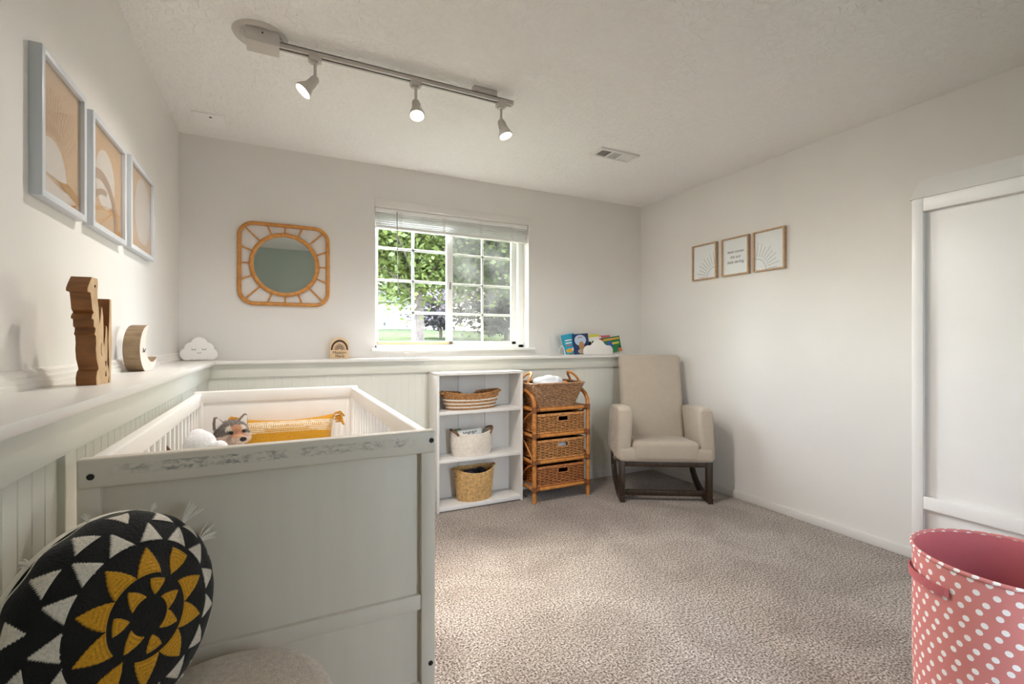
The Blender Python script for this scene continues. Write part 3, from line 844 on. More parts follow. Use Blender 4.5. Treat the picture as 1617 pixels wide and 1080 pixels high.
book('yellow and white picture book behind the cloud front', 2.355, 3.330, .15, .165, .012, -5, 'yellow_cover',
     [(R_(.12, 1.0, .0, .86), 'white_print', 1), (E_(.32, .52, .10, .13), 'black_print', 2), (E_(.55, .58, .10, .08), 'black_print', 2)])
book('pink-red book with only its top showing behind the cloud', 2.475, 3.348, .16, .160, .012, -3, 'red_cover', [(R_(.05, .4, .86, .95), 'white_print', 1)])
book('green picture book leaning at the chair end of the holder', 2.545, 3.322, .185, .140, .010, -8, 'green_cover',
     [(R_(0, .96, .80, .92), 'gold_print', 1), (E_(.36, .55, .2, .2), 'blue_print', 1), (R_(.5, .9, .52, .64), 'yellow_cover', 2), (E_(.9, .12, .10, .12), 'orange_print', 1), (E_(.9, .33, .05, .06), 'black_print', 2)])

# ------------------------------------------------------------------ crib
CX0, CX1, CY0, CY1, CZ = -.347, .354, 1.158, 2.524, .944
cb = thing('crib', 'white painted wooden baby crib along the left wall', 'crib', ((CX0+CX1)/2, CY0, 0))
c0 = Vector(cb.location)
def CR(mb, name, mats, smooth=35, parent=None):
    bmesh.ops.translate(mb.bm, vec=-c0, verts=mb.bm.verts); return mb.build(name, mats, parent or cb, smooth)
PW = .036
for (x, y, nm) in ((CX0, CY0+.004, 'crib'), (CX1-PW, CY0+.004, 'crib'), (CX0, CY1-.034, 'cribin'), (CX1-PW, CY1-.034, 'cribin')):
    CR(MB().box(x, x+PW, y, y+.030, 0, CZ-.05, .003), 'post', nm)
wr_ = MB().box(CX0, CX1, CY0, CY0+.030, CZ-.058, CZ, .006, 3)
# object space of the worn rail starts at the crib's left lower corner of the rail
bmesh.ops.translate(wr_.bm, vec=Vector((-CX0, -CY0, 0)), verts=wr_.bm.verts)
ro = wr_.build('end_rail', 'worn', cb); ro.location = Vector((CX0, CY0, 0))-c0
CR(MB().box(CX0, CX1, CY1-.030, CY1, CZ-.055, CZ, .006, 3), 'end_rail', 'cribin')
for (y0, y1, nm) in ((CY0+.018, CY0+.028, 'crib'), (CY1-.026, CY1-.012, 'cribin')):
    CR(MB().box(CX0+PW, CX1-PW, y0, y1, .27, CZ-.055, .001), 'end_panel', nm)
    CR(MB().box(CX0+PW, CX1-PW, y0-.012, y1+.002, .492, .530, .003), 'cross_rail', nm)
    CR(MB().box(CX0+PW, CX1-PW, y0-.012, y1+.002, .262, .306, .003), 'cross_rail', nm)
for s, x in ((-1, CX0+.004), (1, CX1-.032)):
    CR(MB().box(x, x+.028, CY0+.028, CY1-.028, CZ-.062, CZ-.008, .005, 3), 'side_rail', 'cribin')
    CR(MB().box(x, x+.028, CY0+.030, CY1-.030, .262, .310, .004), 'side_rail', 'cribin')
    n = 18
    for k in range(n):
        y = CY0+.03+(CY1-CY0-.06)*(k+.75)/(n+.5)
        CR(MB().box(x+.008, x+.020, y-.010, y+.010, .30, CZ-.058, .004), 'slat', 'cribin')
for (x, z) in ((CX0+.022, CZ-.034), (CX1-.011, CZ-.026), (CX1-.012, .352)):
    y = CY0 if z > .8 else CY0+.004
    CR(MB().cyl((x, y-.001, z), (x, y+.004, z), .0062, seg=16), 'bolt_hole', 'black')
tag(MB().box(CX0+.034, CX1-.034, CY0+.034, CY1-.034, .430, .575, .035, 4).build('crib_mattress', 'sheet'), 'white sheeted mattress lying inside the crib', 'mattress')
sp = MB()
for i in range(9):
    y = CY0+.1+i*(CY1-CY0-.2)/8; sp.box(CX0+.02, CX1-.02, y-.03, y+.03, .415, .430)
CR(sp, 'mattress_base', 'crib')

# mustard cushion: pillow surface in (x,z) with tassels
def pillow_mesh(hw, hh, th, nx=90, nz=56, pinch=.06):
    bm = bmesh.new(); L = []
    for side in (1, -1):
        g = []
        for j in range(nz+1):
            row = []
            for i in range(nx+1):
                u, v = -1+2*i/nx, -1+2*j/nz
                x = hw*u*(1-pinch*(1-v*v)*u*u*1.0) if True else hw*u
                z = hh*v*(1-pinch*1.6*(1-u*u)*v*v)
                t = th*(max(0, (1-u**4))*max(0, (1-v**4)))**.55
                t *= 1+.05*noise.noise(Vector((u*3, v*2, side*2)))
                row.append(bm.verts.new((x, -side*t, z)))
            g.append(row)
        L.append(g)
    for k, g in enumerate(L):
        for j in range(nz):
            for i in range(nx):
                q = (g[j][i], g[j][i+1], g[j+1][i+1], g[j+1][i])
                bm.faces.new(q if k == 0 else q[::-1])
    bmesh.ops.remove_doubles(bm, verts=bm.verts, dist=1e-5)
    bmesh.ops.recalc_face_normals(bm, faces=bm.faces)
    me = bpy.data.meshes.new('cushion'); bm.to_mesh(me); bm.free(); return me
mc = thing('mustard_cushion', 'mustard yellow cushion with white stripes and tassels in the crib', 'cushion', (.030, 2.415, .700))
me = pillow_mesh(.208, .124, .072, pinch=.10)
Y_, W_ = lin('#cf9427'), lin('#ebe2d0')
def mcol(co):
    z = co.z/.124; c = Y_
    for a, b in ((.80, .56), ):
        pass
    bands = [(.74, .77), (.695, .72), (.50, .53), (.435, .46), (.37, .39), (-.02, .015), (-.40, -.37), (-.62, -.58)]
    w = any(a < z < b for a, b in bands)
    if .59 < z < .655: w = sin(co.x*700) > .1
    if .655 < z < .68 or .56 < z < .58: w = True
    return W_ if w else Y_
me2 = me
bm = bmesh.new(); bm.from_mesh(me)
bmesh.ops.subdivide_edges(bm, edges=bm.edges[:], cuts=1, use_grid_fill=True); bm.to_mesh(me); bm.free()
color_attr(me, mcol)
pc = link_mesh('cover', me, 'must', mc, 180)
for (sx, sz) in ((-1, 1), (1, 1), (-1, -1), (1, -1)):
    tm = MB(); cx, cz = sx*.203, sz*.128
    for k in range(9):
        a = random.uniform(-.9, .9); bx, bz = cx+sx*random.uniform(0, .012), cz-random.uniform(0, .05)*(1 if sz > 0 else -1)
        p1 = (bx+sx*.022, random.uniform(-.012, .004), bz+.004); p2 = (bx+sx*random.uniform(.025, .045), p1[1]-.004, bz-random.uniform(.006, .03))
        tm.tube([(bx-sx*.006, 0, bz), p1, p2], [.002, .0055, .0045], 6)
    tm.build('tassel', 'mustplain', mc)
mc.rotation_euler = (radians(-14), 0, radians(-3))

# plush wolf
def blob(spheres, name, mats, parent, vox=.006, colfn=None, sm=6):
    mb = MB()
    for c, r in spheres: mb.sphere(c, r, 20)
    me = bpy.data.meshes.new('b'); mb.bm.to_mesh(me); mb.bm.free()
    o = bpy.data.objects.new('b', me); COL.objects.link(o)
    m = o.modifiers.new('r', 'REMESH'); m.mode = 'VOXEL'; m.voxel_size = vox
    m = o.modifiers.new('s', 'SMOOTH'); m.iterations = sm; m.factor = .5
    dg = bpy.context.evaluated_depsgraph_get(); me2 = bpy.data.meshes.new_from_object(o.evaluated_get(dg))
    bpy.data.objects.remove(o); bpy.data.meshes.remove(me)
    me2.materials.clear(); me2.name = name
    if colfn: color_attr(me2, colfn)
    return link_mesh(name, me2, mats, parent, 180)
wf = thing('plush_wolf', 'grey and tan plush wolf peeking over the crib rail', 'plush toy', (-.172, 2.13, .573), radians(30))
wf.scale = (.96, .96, .94)
# local: faces -y
gz, tan, wht, pea = lin('#8d8178'), lin('#cbb09b'), lin('#e2d8cc'), lin('#cf9c78')
def wcol(co):
    x, y, z = co
    n = noise.noise(co*60)*.25
    def mixc(a, b, k): k = min(1, max(0, k)); return tuple(a[i]*(1-k)+b[i]*k for i in range(3))+(1,)
    c = mixc(gz, lin('#5d544e'), .5+n*2)
    if z < .17: return mixc(lin('#a3988e'), lin('#7b7068'), .5+n*2)
    if z < .262+.10*max(0, -(y+.02))-.25*abs(x) : c = mixc(wht, tan, .75+n)
    if y < -.035 and z > .245 and abs(x) < .022: c = mixc(pea, lin('#b98762'), .3+n)
    if y < -.03 and .018 < abs(x) < .040 and .268 < z < .296: c = mixc(wht, tan, .2+n)
    return c
hd = blob([((0, 0, .255), (.058, .052, .050)), ((-.032, -.012, .236), (.034, .032, .028)), ((.032, -.012, .236), (.034, .032, .028)), ((0, -.052, .236), (.026, .036, .022)), ((0, -.075, .236), (.018, .016, .016)),
      ((0, .015, .10), (.062, .055, .105)), ((0, .01, .18), (.045, .04, .06)), ((-.045, -.03, .10), (.022, .025, .06)), ((.045, -.03, .10), (.022, .025, .06)),
      ((-.05, -.07, .03), (.028, .05, .026)), ((.05, -.07, .03), (.028, .05, .026)), ((-.03, -.04, .06), (.02, .03, .02)), ((.03, -.04, .06), (.02, .03, .02))], 'body', 'wolf', wf, .005, wcol)
def fur(body, n, L, name, m, parent, keep):
    rnd = random.Random(4); vs = body.data.vertices; pts, fs, cs = [], [], []
    src = body.data.color_attributes['Col'].data
    while len(fs) < n:
        v = vs[rnd.randrange(len(vs))]
        if not keep(v.co): continue
        nn = v.normal; d = (nn+Vector((rnd.gauss(0, .5), rnd.gauss(0, .5)+.2, rnd.gauss(0, .5)-.5))).normalized()
        a = d.orthogonal().normalized()*.0007; i0 = len(pts); p = Vector(v.co)+a*rnd.gauss(0, 2)
        pts += [tuple(p-a), tuple(p+a), tuple(p+d*L*rnd.uniform(.5, 1.2))]; fs.append((i0, i0+1, i0+2))
        c = src[v.index].color; k = rnd.uniform(.9, 1.6); cs += [(min(1, c[0]*k), min(1, c[1]*k), min(1, c[2]*k), 1)]*3
    me = bpy.data.meshes.new(name); me.from_pydata(pts, [], fs)
    at = me.color_attributes.new('Col', 'FLOAT_COLOR', 'POINT')
    for i, c in enumerate(cs): at.data[i].color = c
    o = link_mesh(name, me, m, parent, 0); o['kind'] = 'stuff'; return o
fur(hd, 9000, .011, 'fur', 'wolf', wf, lambda c: c.z > .16 and not (c.y < -.07) and not (abs(abs(c.x)-.024) < .010 and abs(c.z-.264) < .010 and c.y < 0))
for s in (-1, 1):
    ear = MB().prism([(-.024, 0), (.024, 0), (.018, .022), (.006, .046), (-.004, .048), (-.016, .026)], (0, 0, 0), (1, 0, 0), (0, 0, 1), -.012, 0, .004, M=Matrix.Translation((s*.043, .002, .282)) @ Matrix.Rotation(s*.35, 4, 'Y'))
    eo = ear.build('ear', 'earfur', wf, 60)
    MB().prism([(-.015, 0), (.015, 0), (.010, .018), (.004, .034), (-.003, .034), (-.010, .018)], (0, 0, 0), (1, 0, 0), (0, 0, 1), .002, 0, M=Matrix.Translation((s*.043, -.0005, .284)) @ Matrix.Scale(1.15, 4) @ Matrix.Rotation(s*.35, 4, 'Y')).build('inner_ear', 'artwhite', eo)
    MB().sphere((s*.024, -.050, .264), .0075, 14).build('eye', 'black', wf)
MB().sphere((0, -.094, .240), (.013, .009, .010), 16).build('nose', 'black', wf)

wp = thing('plush_cloud', 'white round plush toy with small lobes lying by the crib slats', 'plush toy', (-.235, 1.92, .575), radians(-10))
blob([((-.02, .0, .055), (.058, .055, .058)), ((-.015, 0, .13), (.050, .05, .08)), ((-.012, -.005, .238), (.050, .05, .050)), ((-.02, 0, .262), (.030, .036, .032)), ((.052, -.025, .228), (.027, .027, .027)), ((.092, -.038, .218), (.019, .019, .018)), ((.05, -.01, .14), (.024, .03, .09)), ((.088, -.03, .11), (.014, .02, .10))], 'body', 'plush', wp, .004, None, 2)
for (x, y, z) in ((-.086, -.07, .240), (-.043, -.08, .215)):
    MB().tube([(x+.012, y, z-.03), (x+.004, y, z), (x-.008, y-.004, z+.022)], [.007, .007, .004], 8).build('horn', 'horn', wp)

# ------------------------------------------------------------------ stool and mandala cushion
st = thing('round_stool', 'round beige upholstered stool in front of the crib end', 'stool', (-.095, .948, .005))
MB().lathe([(0, .40), (.17, .40), (.185, .412), (.188, .45), (.187, .50), (.178, .520), (.155, .530), (.08, .534), (0, .535)], seg=56).build('seat', 'pouf', st, 60)
for k in range(4):
    a = pi/4+k*pi/2
    MB().cyl((.13*cos(a), .13*sin(a), .41), (.16*cos(a), .16*sin(a), -.005), .016, .011, 14).build('leg', 'palewood', st)

RM = .170
md = thing('mandala_cushion', 'round black cushion embroidered with white triangles and ochre petals', 'cushion', (-.250, 1.013, .700))
BK, WH, OC = lin('#1d1d1c'), lin('#ded5c7'), lin('#e2a427')
def in_tri(r, a, ac, half, r0, r1, curve=0, inv=False):
    k = (r-r0)/(r1-r0)
    if not 0 <= k <= 1: return False
    if inv: k = 1-k
    d = (a-ac+pi) % (2*pi)-pi
    wd = half*(1-k)
    if curve: wd = half*(1-k**1.7)
    e = min(wd-abs(d)*r, .5*(r-r0 if not inv else r1-r))
    return max(0, e) and min(.999, e*8)
def motif(u, v):
    r = sqrt(u*u+v*v); a = atan2(v, u)
    for k in range(7):
        m = in_tri(r, a, 2*pi*k/7+.25, .068, .15, .30, 1, k % 2)
        if m: return 2+m
    for k in range(10):
        m = in_tri(r, a, 2*pi*k/10+.15, .108, .345, .625, 1, k % 5 == 1)
        if m: return 2+m
    for k in range(15):
        if in_tri(r, a, 2*pi*k/15+.05, .122, .70, .99, 0, False): return 1
    for k in range(15):
        if in_tri(r, a, 2*pi*(k+.5)/15+.05, .145, 1.03, 1.37, 0, k % 3 == 0): return 1
    return 0
bm = bmesh.new(); NR, NA = 150, 420
grid = []
def prf(q):   # q 0..1 along the front surface from centre to seam: radius and bulge
    a = q*pi/2
    return RM*sin(a)**.92, .072*max(0, cos(a))**.75
cols = []
for i in range(1, NR+1):
    q = i/NR; r, h = prf(q); row = []
    for k in range(NA):
        a = 2*pi*k/NA
        s = q*1.5
        m = motif(s*cos(a), s*sin(a)) if q < .985 else 1
        wv = 1+.012*sin(a*15+1)*q**6
        hh = h+(.0018 if m else 0)+.002*noise.noise(Vector((cos(a)*q*6, sin(a)*q*6, 0)))
        row.append(bm.verts.new((r*wv*cos(a), -hh, r*wv*sin(a)))); cols.append((BK, WH)[m] if m < 2 else tuple(x*(.62+.38*(.5+.5*cos((m-2)*42))) for x in OC[:3])+(1,))
    grid.append(row)
c = bm.verts.new((0, -.072, 0)); cols.append(BK)
for k in range(NA): bm.faces.new((c, grid[0][k], grid[0][(k+1) % NA]))
for A, B in zip(grid, grid[1:]):
    for k in range(NA): bm.faces.new((A[k], B[k], B[(k+1) % NA], A[(k+1) % NA]))
bmesh.ops.recalc_face_normals(bm, faces=bm.faces)
me = bpy.data.meshes.new('front_cover'); bm.to_mesh(me); bm.free()
a_ = me.color_attributes.new('Col', 'FLOAT_COLOR', 'POINT')
for i, cc_ in enumerate(cols): a_.data[i].color = cc_
link_mesh('front_cover', me, 'mandala', md, 180)
MB().lathe([(RM*1.004, 0.0), (RM*1.018, .006), (RM*1.005, .014), (RM*.96, .022), (RM*.8, .036), (RM*.5, .045), (0, .048)], seg=96, M=Matrix.Rotation(-pi/2, 4, 'X')).build('back_cover', 'cream', md, 180)
for k, deg in enumerate((38, 20, 2, 62, 98, 128, 152, 200, 240, 300, 330)):
    tm = MB(); a = radians(deg); d = Vector((cos(a), 0, sin(a)))
    for j in range(26 if k < 2 else 12):
        sp_ = random.uniform(-.42, .42); dd = Vector((cos(a+sp_), random.uniform(-.12, .12), sin(a+sp_)))
        L = random.uniform(.040, .055) if k < 2 else random.uniform(.012, .022)
        p = d*RM*1.005
        tm.tube([p, p+dd*L*.5, p+dd*L+Vector((0, 0, -.004))], [.0012, .0013, .0006], 5)
    tm.build('tassel', 'yarn', md)
md.rotation_euler = (radians(-10), 0, radians(50))

# ------------------------------------------------------------------ bookshelf and its baskets
SX0, SX1, SY0, SY1, SH = .950, 1.606, 3.078, 3.283, .955
sh = thing('bookshelf', 'low white open bookshelf under the window', 'bookshelf', ((SX0+SX1)/2, SY0, 0))
s0 = Vector(sh.location)
def SHP(mb, name, mats='trimw'):
    bmesh.ops.translate(mb.bm, vec=-s0, verts=mb.bm.verts); return mb.build(name, mats, sh)
SHP(MB().box(SX0, SX0+.018, SY0, SY1, 0, SH-.018, .0015), 'side_panel')
SHP(MB().box(SX1-.018, SX1, SY0, SY1, 0, SH-.018, .0015), 'side_panel')
SHP(MB().box(SX0, SX1, SY0-.002, SY1, SH-.020, SH, .002), 'top_panel')
ZS = (.036, .357, .687)
for z in ZS: SHP(MB().box(SX0+.018, SX1-.018, SY0+.002, SY1-.006, z-.022 if z > .1 else .008, z, .0015), 'shelf')
bk = MB()
for a, b in ((0, .33), (.333, .67), (.673, 1)):
    bk.box(SX0+.018+(SX1-SX0-.036)*a, SX0+.018+(SX1-SX0-.036)*b, SY1-.007, SY1-.002, .01, SH-.02, .0012)
SHP(bk, 'back_panel')

# oval two-tone basket
ob = thing('oval_basket', 'shallow oval basket, brown rim over white rope stripes, on the top shelf', 'basket', (1.235, 3.185, ZS[2]), radians(2))
def oval(hx, hy, n=64): return [(hx*cos(2*pi*i/n), hy*sin(2*pi*i/n)) for i in range(n)]
co = MB(); wv = MB()
rw = [(0, .83), (.012, .87), (.024, .90), (.036, .925), (.048, .95), (.060, .965)]
A, Bq = .215, .098
for j, (z, s) in enumerate(rw):
    (co if j in (1, 3, 5) else wv).tube([(A*s*cos(t*2*pi/72), Bq*s*sin(t*2*pi/72), .007+z+.006*(cos(t*2*pi/72)**2)*z/.06) for t in range(72)], .0068, 7, closed=True)
co.build('white_rope_stripes', 'cotton', ob)
def sag(t): return .012*cos(4*pi*t)
for j in range(5):
    pts = []
    for t in range(160):
        a = t*2*pi/160; z = .076+j*.0085; s = .98+.008*j
        pts.append((A*s*cos(a)+.002*cos(a*40+j*pi)*cos(a), Bq*s*sin(a)+.002*cos(a*40+j*pi)*sin(a), z+.012*cos(a)**2*(z/.07)+.0015*sin(a*40+j*2)))
    wv.tube(pts, .0055, 6, closed=True)
wv.build('jute_body', 'jute', ob)
MB().lathe([(.001, .008), (.80, .008), (.88, .03), (.955, .065), (.97, .105)], sx=A, sy=Bq, seg=64).build('lining', 'dark', ob, 60)
for s in (-1, 1):
    MB().tube([(s*(A-.006), -.03, .118), (s*(A+.016), -.016, .120), (s*(A+.020), 0, .121), (s*(A+.016), .016, .120), (s*(A-.006), .03, .118)], .0085, 8).build('handle', 'jute', ob)
tag(MB().sphere((1.205, 3.175, ZS[2]+.050), (.085, .05, .048), 24).build('lilac_cloth', mat('lilac_cotton', '#9a86ab', .9, bscale=30, bstr=.8, bdist=.01)), 'folded lilac cloth inside the shallow oval basket', 'cloth')

# white rope basket
wb = thing('rope_basket', 'white cotton rope basket with brown leather handles on the middle shelf', 'basket', (1.240, 3.180, ZS[1]), radians(0))
c_ = MB(); A, Bq = .152, .092; nr = 20
def rimz(a): return .016*cos(a)**2-.008*sin(a)**2
for j in range(nr):
    h = j/(nr-1); s = .93+.09*sin(min(1, h*1.6)*pi/2)-.03*h
    c_.tube([(A*s*cos(t*2*pi/64), Bq*s*sin(t*2*pi/64), .005+.155*h+rimz(t*2*pi/64)*h*h) for t in range(64)], .0052, 6, closed=True)
c_.build('body', 'cotton', wb, 180)
MB().lathe([(.001, .006), (.85, .006), (.93, .08), (.95, .15)], sx=A, sy=Bq, seg=48).build('lining', 'cream', wb, 60)
for s in (-1, 1):
    h = MB()
    pts = []
    for i in range(13):
        a = (pi if s < 0 else 0)+radians(-40+80*i/12)
        pts.append((A*1.03*cos(a), Bq*1.03*sin(a), .150+.036*sin(pi*i/12)**.5))
    for i in range(12):
        p, q = Vector(pts[i]), Vector(pts[i+1])
        h.tube([p, q], .011, 8, flat=.30 if False else 1.0) if False else None
    h.tube(pts, [.010]*13, 8, flat=.9)
    h.build('handle', 'leather', wb)
pp = thing('paper_pads', 'white printed paper pads standing in the white rope basket', 'papers', (1.240, 3.172, ZS[1]+.01))
MB().box(-.10, .085, -.006, .03, .02, .172, .004, M=Matrix.Rotation(radians(-4), 4, 'Y')).build('pads', 'paperw', pp)
g_ = MB()
for k in range(9): g_.box(-.06+.012*k, -.053+.012*k, -.0075, -.006, .135+.006*(k % 3), .158-.004*(k % 2), M=Matrix.Rotation(radians(-4), 4, 'Y'))
g_.build('printed_marks', 'ink', pp)
MB().box(-.105, -.06, .031, .04, .02, .178, .002, M=Matrix.Rotation(radians(-4), 4, 'Y')).build('green_sheet', 'green', pp)

# seagrass basket
sb = thing('seagrass_basket', 'golden braided seagrass basket on the bottom shelf', 'basket', (1.262, 3.182, ZS[0]), radians(4))
g = MB(); A, Bq = .150, .098; nr = 17
def dip(a): return .010*cos(a)**2-.016*max(0, -sin(a))**2
for j in range(nr):
    h = j/(nr-1); s = .82+.16*h**.7
    for ph in (0, 1):
        pts = []
        for t in range(168):
            a = t*2*pi/168
            w1 = sin(a*28+ph*pi+j*pi*.5)
            pts.append((A*s*cos(a)+.0025*w1*cos(a), Bq*s*sin(a)+.0025*w1*sin(a), .006+.205*h+dip(a)*h*h+.0035*cos(a*28+ph*pi+j*pi*.5)))
        g.tube(pts, .0048, 5, closed=True)
g.build('body', 'seagrass', sb, 180)
MB().lathe([(.001, .006), (.78, .006), (.90, .12), (.95, .20)], sx=A, sy=Bq, seg=48).build('lining', 'jute', sb, 60)
for s in (-1, 1):
    MB().tube([(s*A*.95, -.022, .222), (s*(A+.012), -.014, .228), (s*(A+.014), .006, .230), (s*A*.95, .022, .224)], .006, 8).build('handle', 'jute', sb)
tm = MB()
for k in range(14): tm.box(.10+(.004*(k % 2)), .106+(.004*(k % 2)), -.068-.003*(k % 2), -.066, .05+k*.006, .053+k*.006, M=Matrix.Rotation(0, 4, 'Z'))
dk = MB()
for k in range(6): dk.sphere((1.262+.10*sin(k*2.1)*.7, 3.18+.04*cos(k*1.7), ZS[0]+.178+.008*(k % 3)), (.045, .03, .022), 14, rot=Matrix.Rotation(k, 4, 'Z'))
tag(dk.build('dark_clothes', mat('dark_navy_cloth', '#23222c', .9, var=.2)), 'dark folded clothes inside the braided seagrass basket', 'clothes')

# ------------------------------------------------------------------ rattan drawer stand
RX0, RX1, RY0, RY1 = 1.640, 2.106, 2.965, 3.235
rt = thing('rattan_drawer_stand', 'honey rattan stand with three wicker drawers beside the bookshelf', 'drawer stand', ((RX0+RX1)/2, RY0, 0))
r0_ = Vector(rt.location)
def RT(mb, name, mats, parent=None, smooth=50):
    bmesh.ops.translate(mb.bm, vec=-r0_, verts=mb.bm.verts); return mb.build(name, mats, parent or rt, smooth)
ZR = (.098, .291, .482, .673)
for x in (RX0, RX1):
    ya, yb = RY0, RY1
    pts = [(x, ya, 0), (x, ya, .2), (x, ya, .45), (x, ya, .66), (x, ya+.004, .70)]
    for i in range(1, 12):
        a = pi-pi*i/12; pts.append((x, (ya+yb)/2+(yb-ya)/2*cos(a), .70+.105*sin(a)))
    pts += [(x, yb-.004, .70), (x, yb, .66), (x, yb, .45), (x, yb, .2), (x, yb, 0)]
    RT(MB().tube(pts, .0155, 12), 'side_post', 'cane')
    for zi in range(3):
        z0, z1 = ZR[zi], ZR[zi+1]; sgn = 1 if zi % 2 else -1
        br = MB().tube([(x, (ya+yb)/2+sgn*(-.115+.23*i/10)+.0*i, z0+.012+(z1-z0-.024)*i/10+.02*sin(pi*i/10)) for i in range(11)], .007, 8)
        RT(br, 'curved_brace', 'cane')
for z in ZR:
    for (p, q) in (((RX0, RY0, z), (RX1, RY0, z)), ((RX0, RY1, z), (RX1, RY1, z)), ((RX0, RY0, z), (RX0, RY1, z)), ((RX1, RY0, z), (RX1, RY1, z))):
        RT(MB().cyl(p, q, .0135, seg=12), 'rail', 'cane')
    for x in (RX0, RX1):
        s = 1 if x == RX0 else -1
        wrp = MB()
        wrp.tube([(x, RY0, z-.022), (x, RY0, z+.022)], .0172, 12); wrp.tube([(x+s*.012, RY0, z), (x+s*.042, RY0, z)], .0152, 12)
        RT(wrp, 'cane_binding', 'canewrap')
slb = MB()
for i in range(22): slb.box(RX0+.01+i*(RX1-RX0-.02)/21-.008, RX0+.01+i*(RX1-RX0-.02)/21+.008, RY0, RY1, ZR[3]+.004, ZR[3]+.010, .002)
RT(slb, 'top_shelf', 'cane')
for k, zi in enumerate((2, 1, 0)):
    z0 = ZR[zi]+.016; z1 = ZR[zi+1]-.034
    cx, cy = (RX0+RX1)/2, (RY0+RY1)/2+.006
    hx, hy = (RX1-RX0)/2-.028, (RY1-RY0)/2+.002
    wk = 'wicker2' if zi == 0 else 'wicker'
    hole = (cx+.012, z1-.040)
    d = MB()
    sk = lambda p: abs(p.x-.012) < .042 and abs(p.z-hole[1]) < .017 and p.y < -hy*.7
    woven(d, rrect(hx, hy, .014, 4), rrect(hx, hy, .014, 4), z0+.004, z1-.012, 13, 38, .0038, .0040, per=4, skip=sk)
    bmesh.ops.translate(d.bm, vec=(cx, cy, 0), verts=d.bm.verts)
    dr = RT(d, 'drawer', wk, None, 180)
    e = MB()
    for z, r in ((z0+.004, .0065), (z1-.012, .0075), (z1-.004, .0065)): e.tube([(cx+x, cy+y, z) for x, y in rrect(hx+.001, hy+.001, .015, 4)], r, 8, closed=True)
    RT(e, 'rim', wk, dr)
    RT(MB().tube([(cx+.012+x, cy-hy-.003, hole[1]+z) for x, z in rrect(.044, .0185, .006, 4)], .0042, 8, closed=True), 'handle_ring', wk, dr)
    ln = MB(); hx2, hy2 = hx-.006, hy-.006
    a, b_, c2, d2 = cx+.012-.040, cx+.012+.040, hole[1]-.016, hole[1]+.016
    ln.box(cx-hx2, a, cy-hy2, cy-hy2+.003, z0, z1-.014).box(b_, cx+hx2, cy-hy2, cy-hy2+.003, z0, z1-.014).box(a, b_, cy-hy2, cy-hy2+.003, z0, c2).box(a, b_, cy-hy2, cy-hy2+.003, d2, z1-.014)
    ln.box(cx-hx2, cx+hx2, cy+hy2-.003, cy+hy2, z0, z1-.014).box(cx-hx2, cx-hx2+.003, cy-hy2, cy+hy2, z0, z1-.014).box(cx+hx2-.003, cx+hx2, cy-hy2, cy+hy2, z0, z1-.014).box(cx-hx2, cx+hx2, cy-hy2, cy+hy2, z0, z0+.004)
    RT(ln, 'lining', 'dark', dr)
    if zi == 1:
        tag(MB().sphere((cx+.01, cy-hy+.065, hole[1]-.03), (.10, .05, .045), 24).build('folded_cloth', 'glasspl'), 'white cloth glimpsed through the middle drawer handle', 'cloth')

tb = thing('wicker_basket', 'glossy brown wicker basket with hoop handles on top of the rattan stand', 'basket', (1.842, 3.085, ZR[3]+.012), radians(-2))
d = MB()
woven(d, rrect(.158, .105, .03, 5), rrect(.222, .150, .035, 5), .006, .172, 19, 40, .0046, .0036, per=4)
d.build('body', 'wicker3', tb, 180)
MB().tube([(x, y, .176) for x, y in rrect(.224, .152, .036, 6)], .0075, 8, closed=True).tube([(x, y, .004) for x, y in rrect(.158, .105, .03, 5)], .005, 8, closed=True).build('rim', 'wicker3', tb)
li = MB(); P0 = resample(rrect(.150, .097, .03, 5), 60); P1 = resample(rrect(.214, .142, .035, 5), 60)
for i in range(60):
    j = (i+1) % 60
    li.quad((P0[i][0], P0[i][1], .006), (P0[j][0], P0[j][1], .006), (P1[j][0], P1[j][1], .172), (P1[i][0], P1[i][1], .172))
li.box(-.150, .150, -.097, .097, .003, .007)
li.build('lining', 'dark', tb, 60)
for s in (-1, 1):
    MB().tube([(s*(.222-.055*sin(pi*i/14)), -.062*cos(pi*i/14), .172+.078*sin(pi*i/14)**.7) for i in range(15)], .0125, 9, flat=.7).build('handle', 'cane', tb)
wc = blob([((0, 0, .0), (.115, .085, .075)), ((-.05, .01, .045), (.06, .05, .035)), ((.035, -.01, .050), (.065, .05, .034)), ((-.01, -.02, .066), (.05, .04, .026)), ((.075, 0, .03), (.04, .04, .03))], 'white_linen_bundle', 'glasspl', None, .006, None, 3)
wc.scale = (1.15, 1.1, 1.15); wc.location = (1.815, 3.06, ZR[3]+.140); tag(wc, 'crumpled white cloth bundle heaped in the wicker basket', 'cloth')
oc = blob([((0, 0, 0), (.035, .03, .03)), ((.035, .01, -.005), (.03, .03, .022))], 'orange_cloth', mat('orange_cotton', '#d98a45', .9), None, .005)
oc.location = (1.965, 3.075, ZR[3]+.165); tag(oc, 'orange cloth scrap beside the hoop handle in the wicker basket', 'cloth')

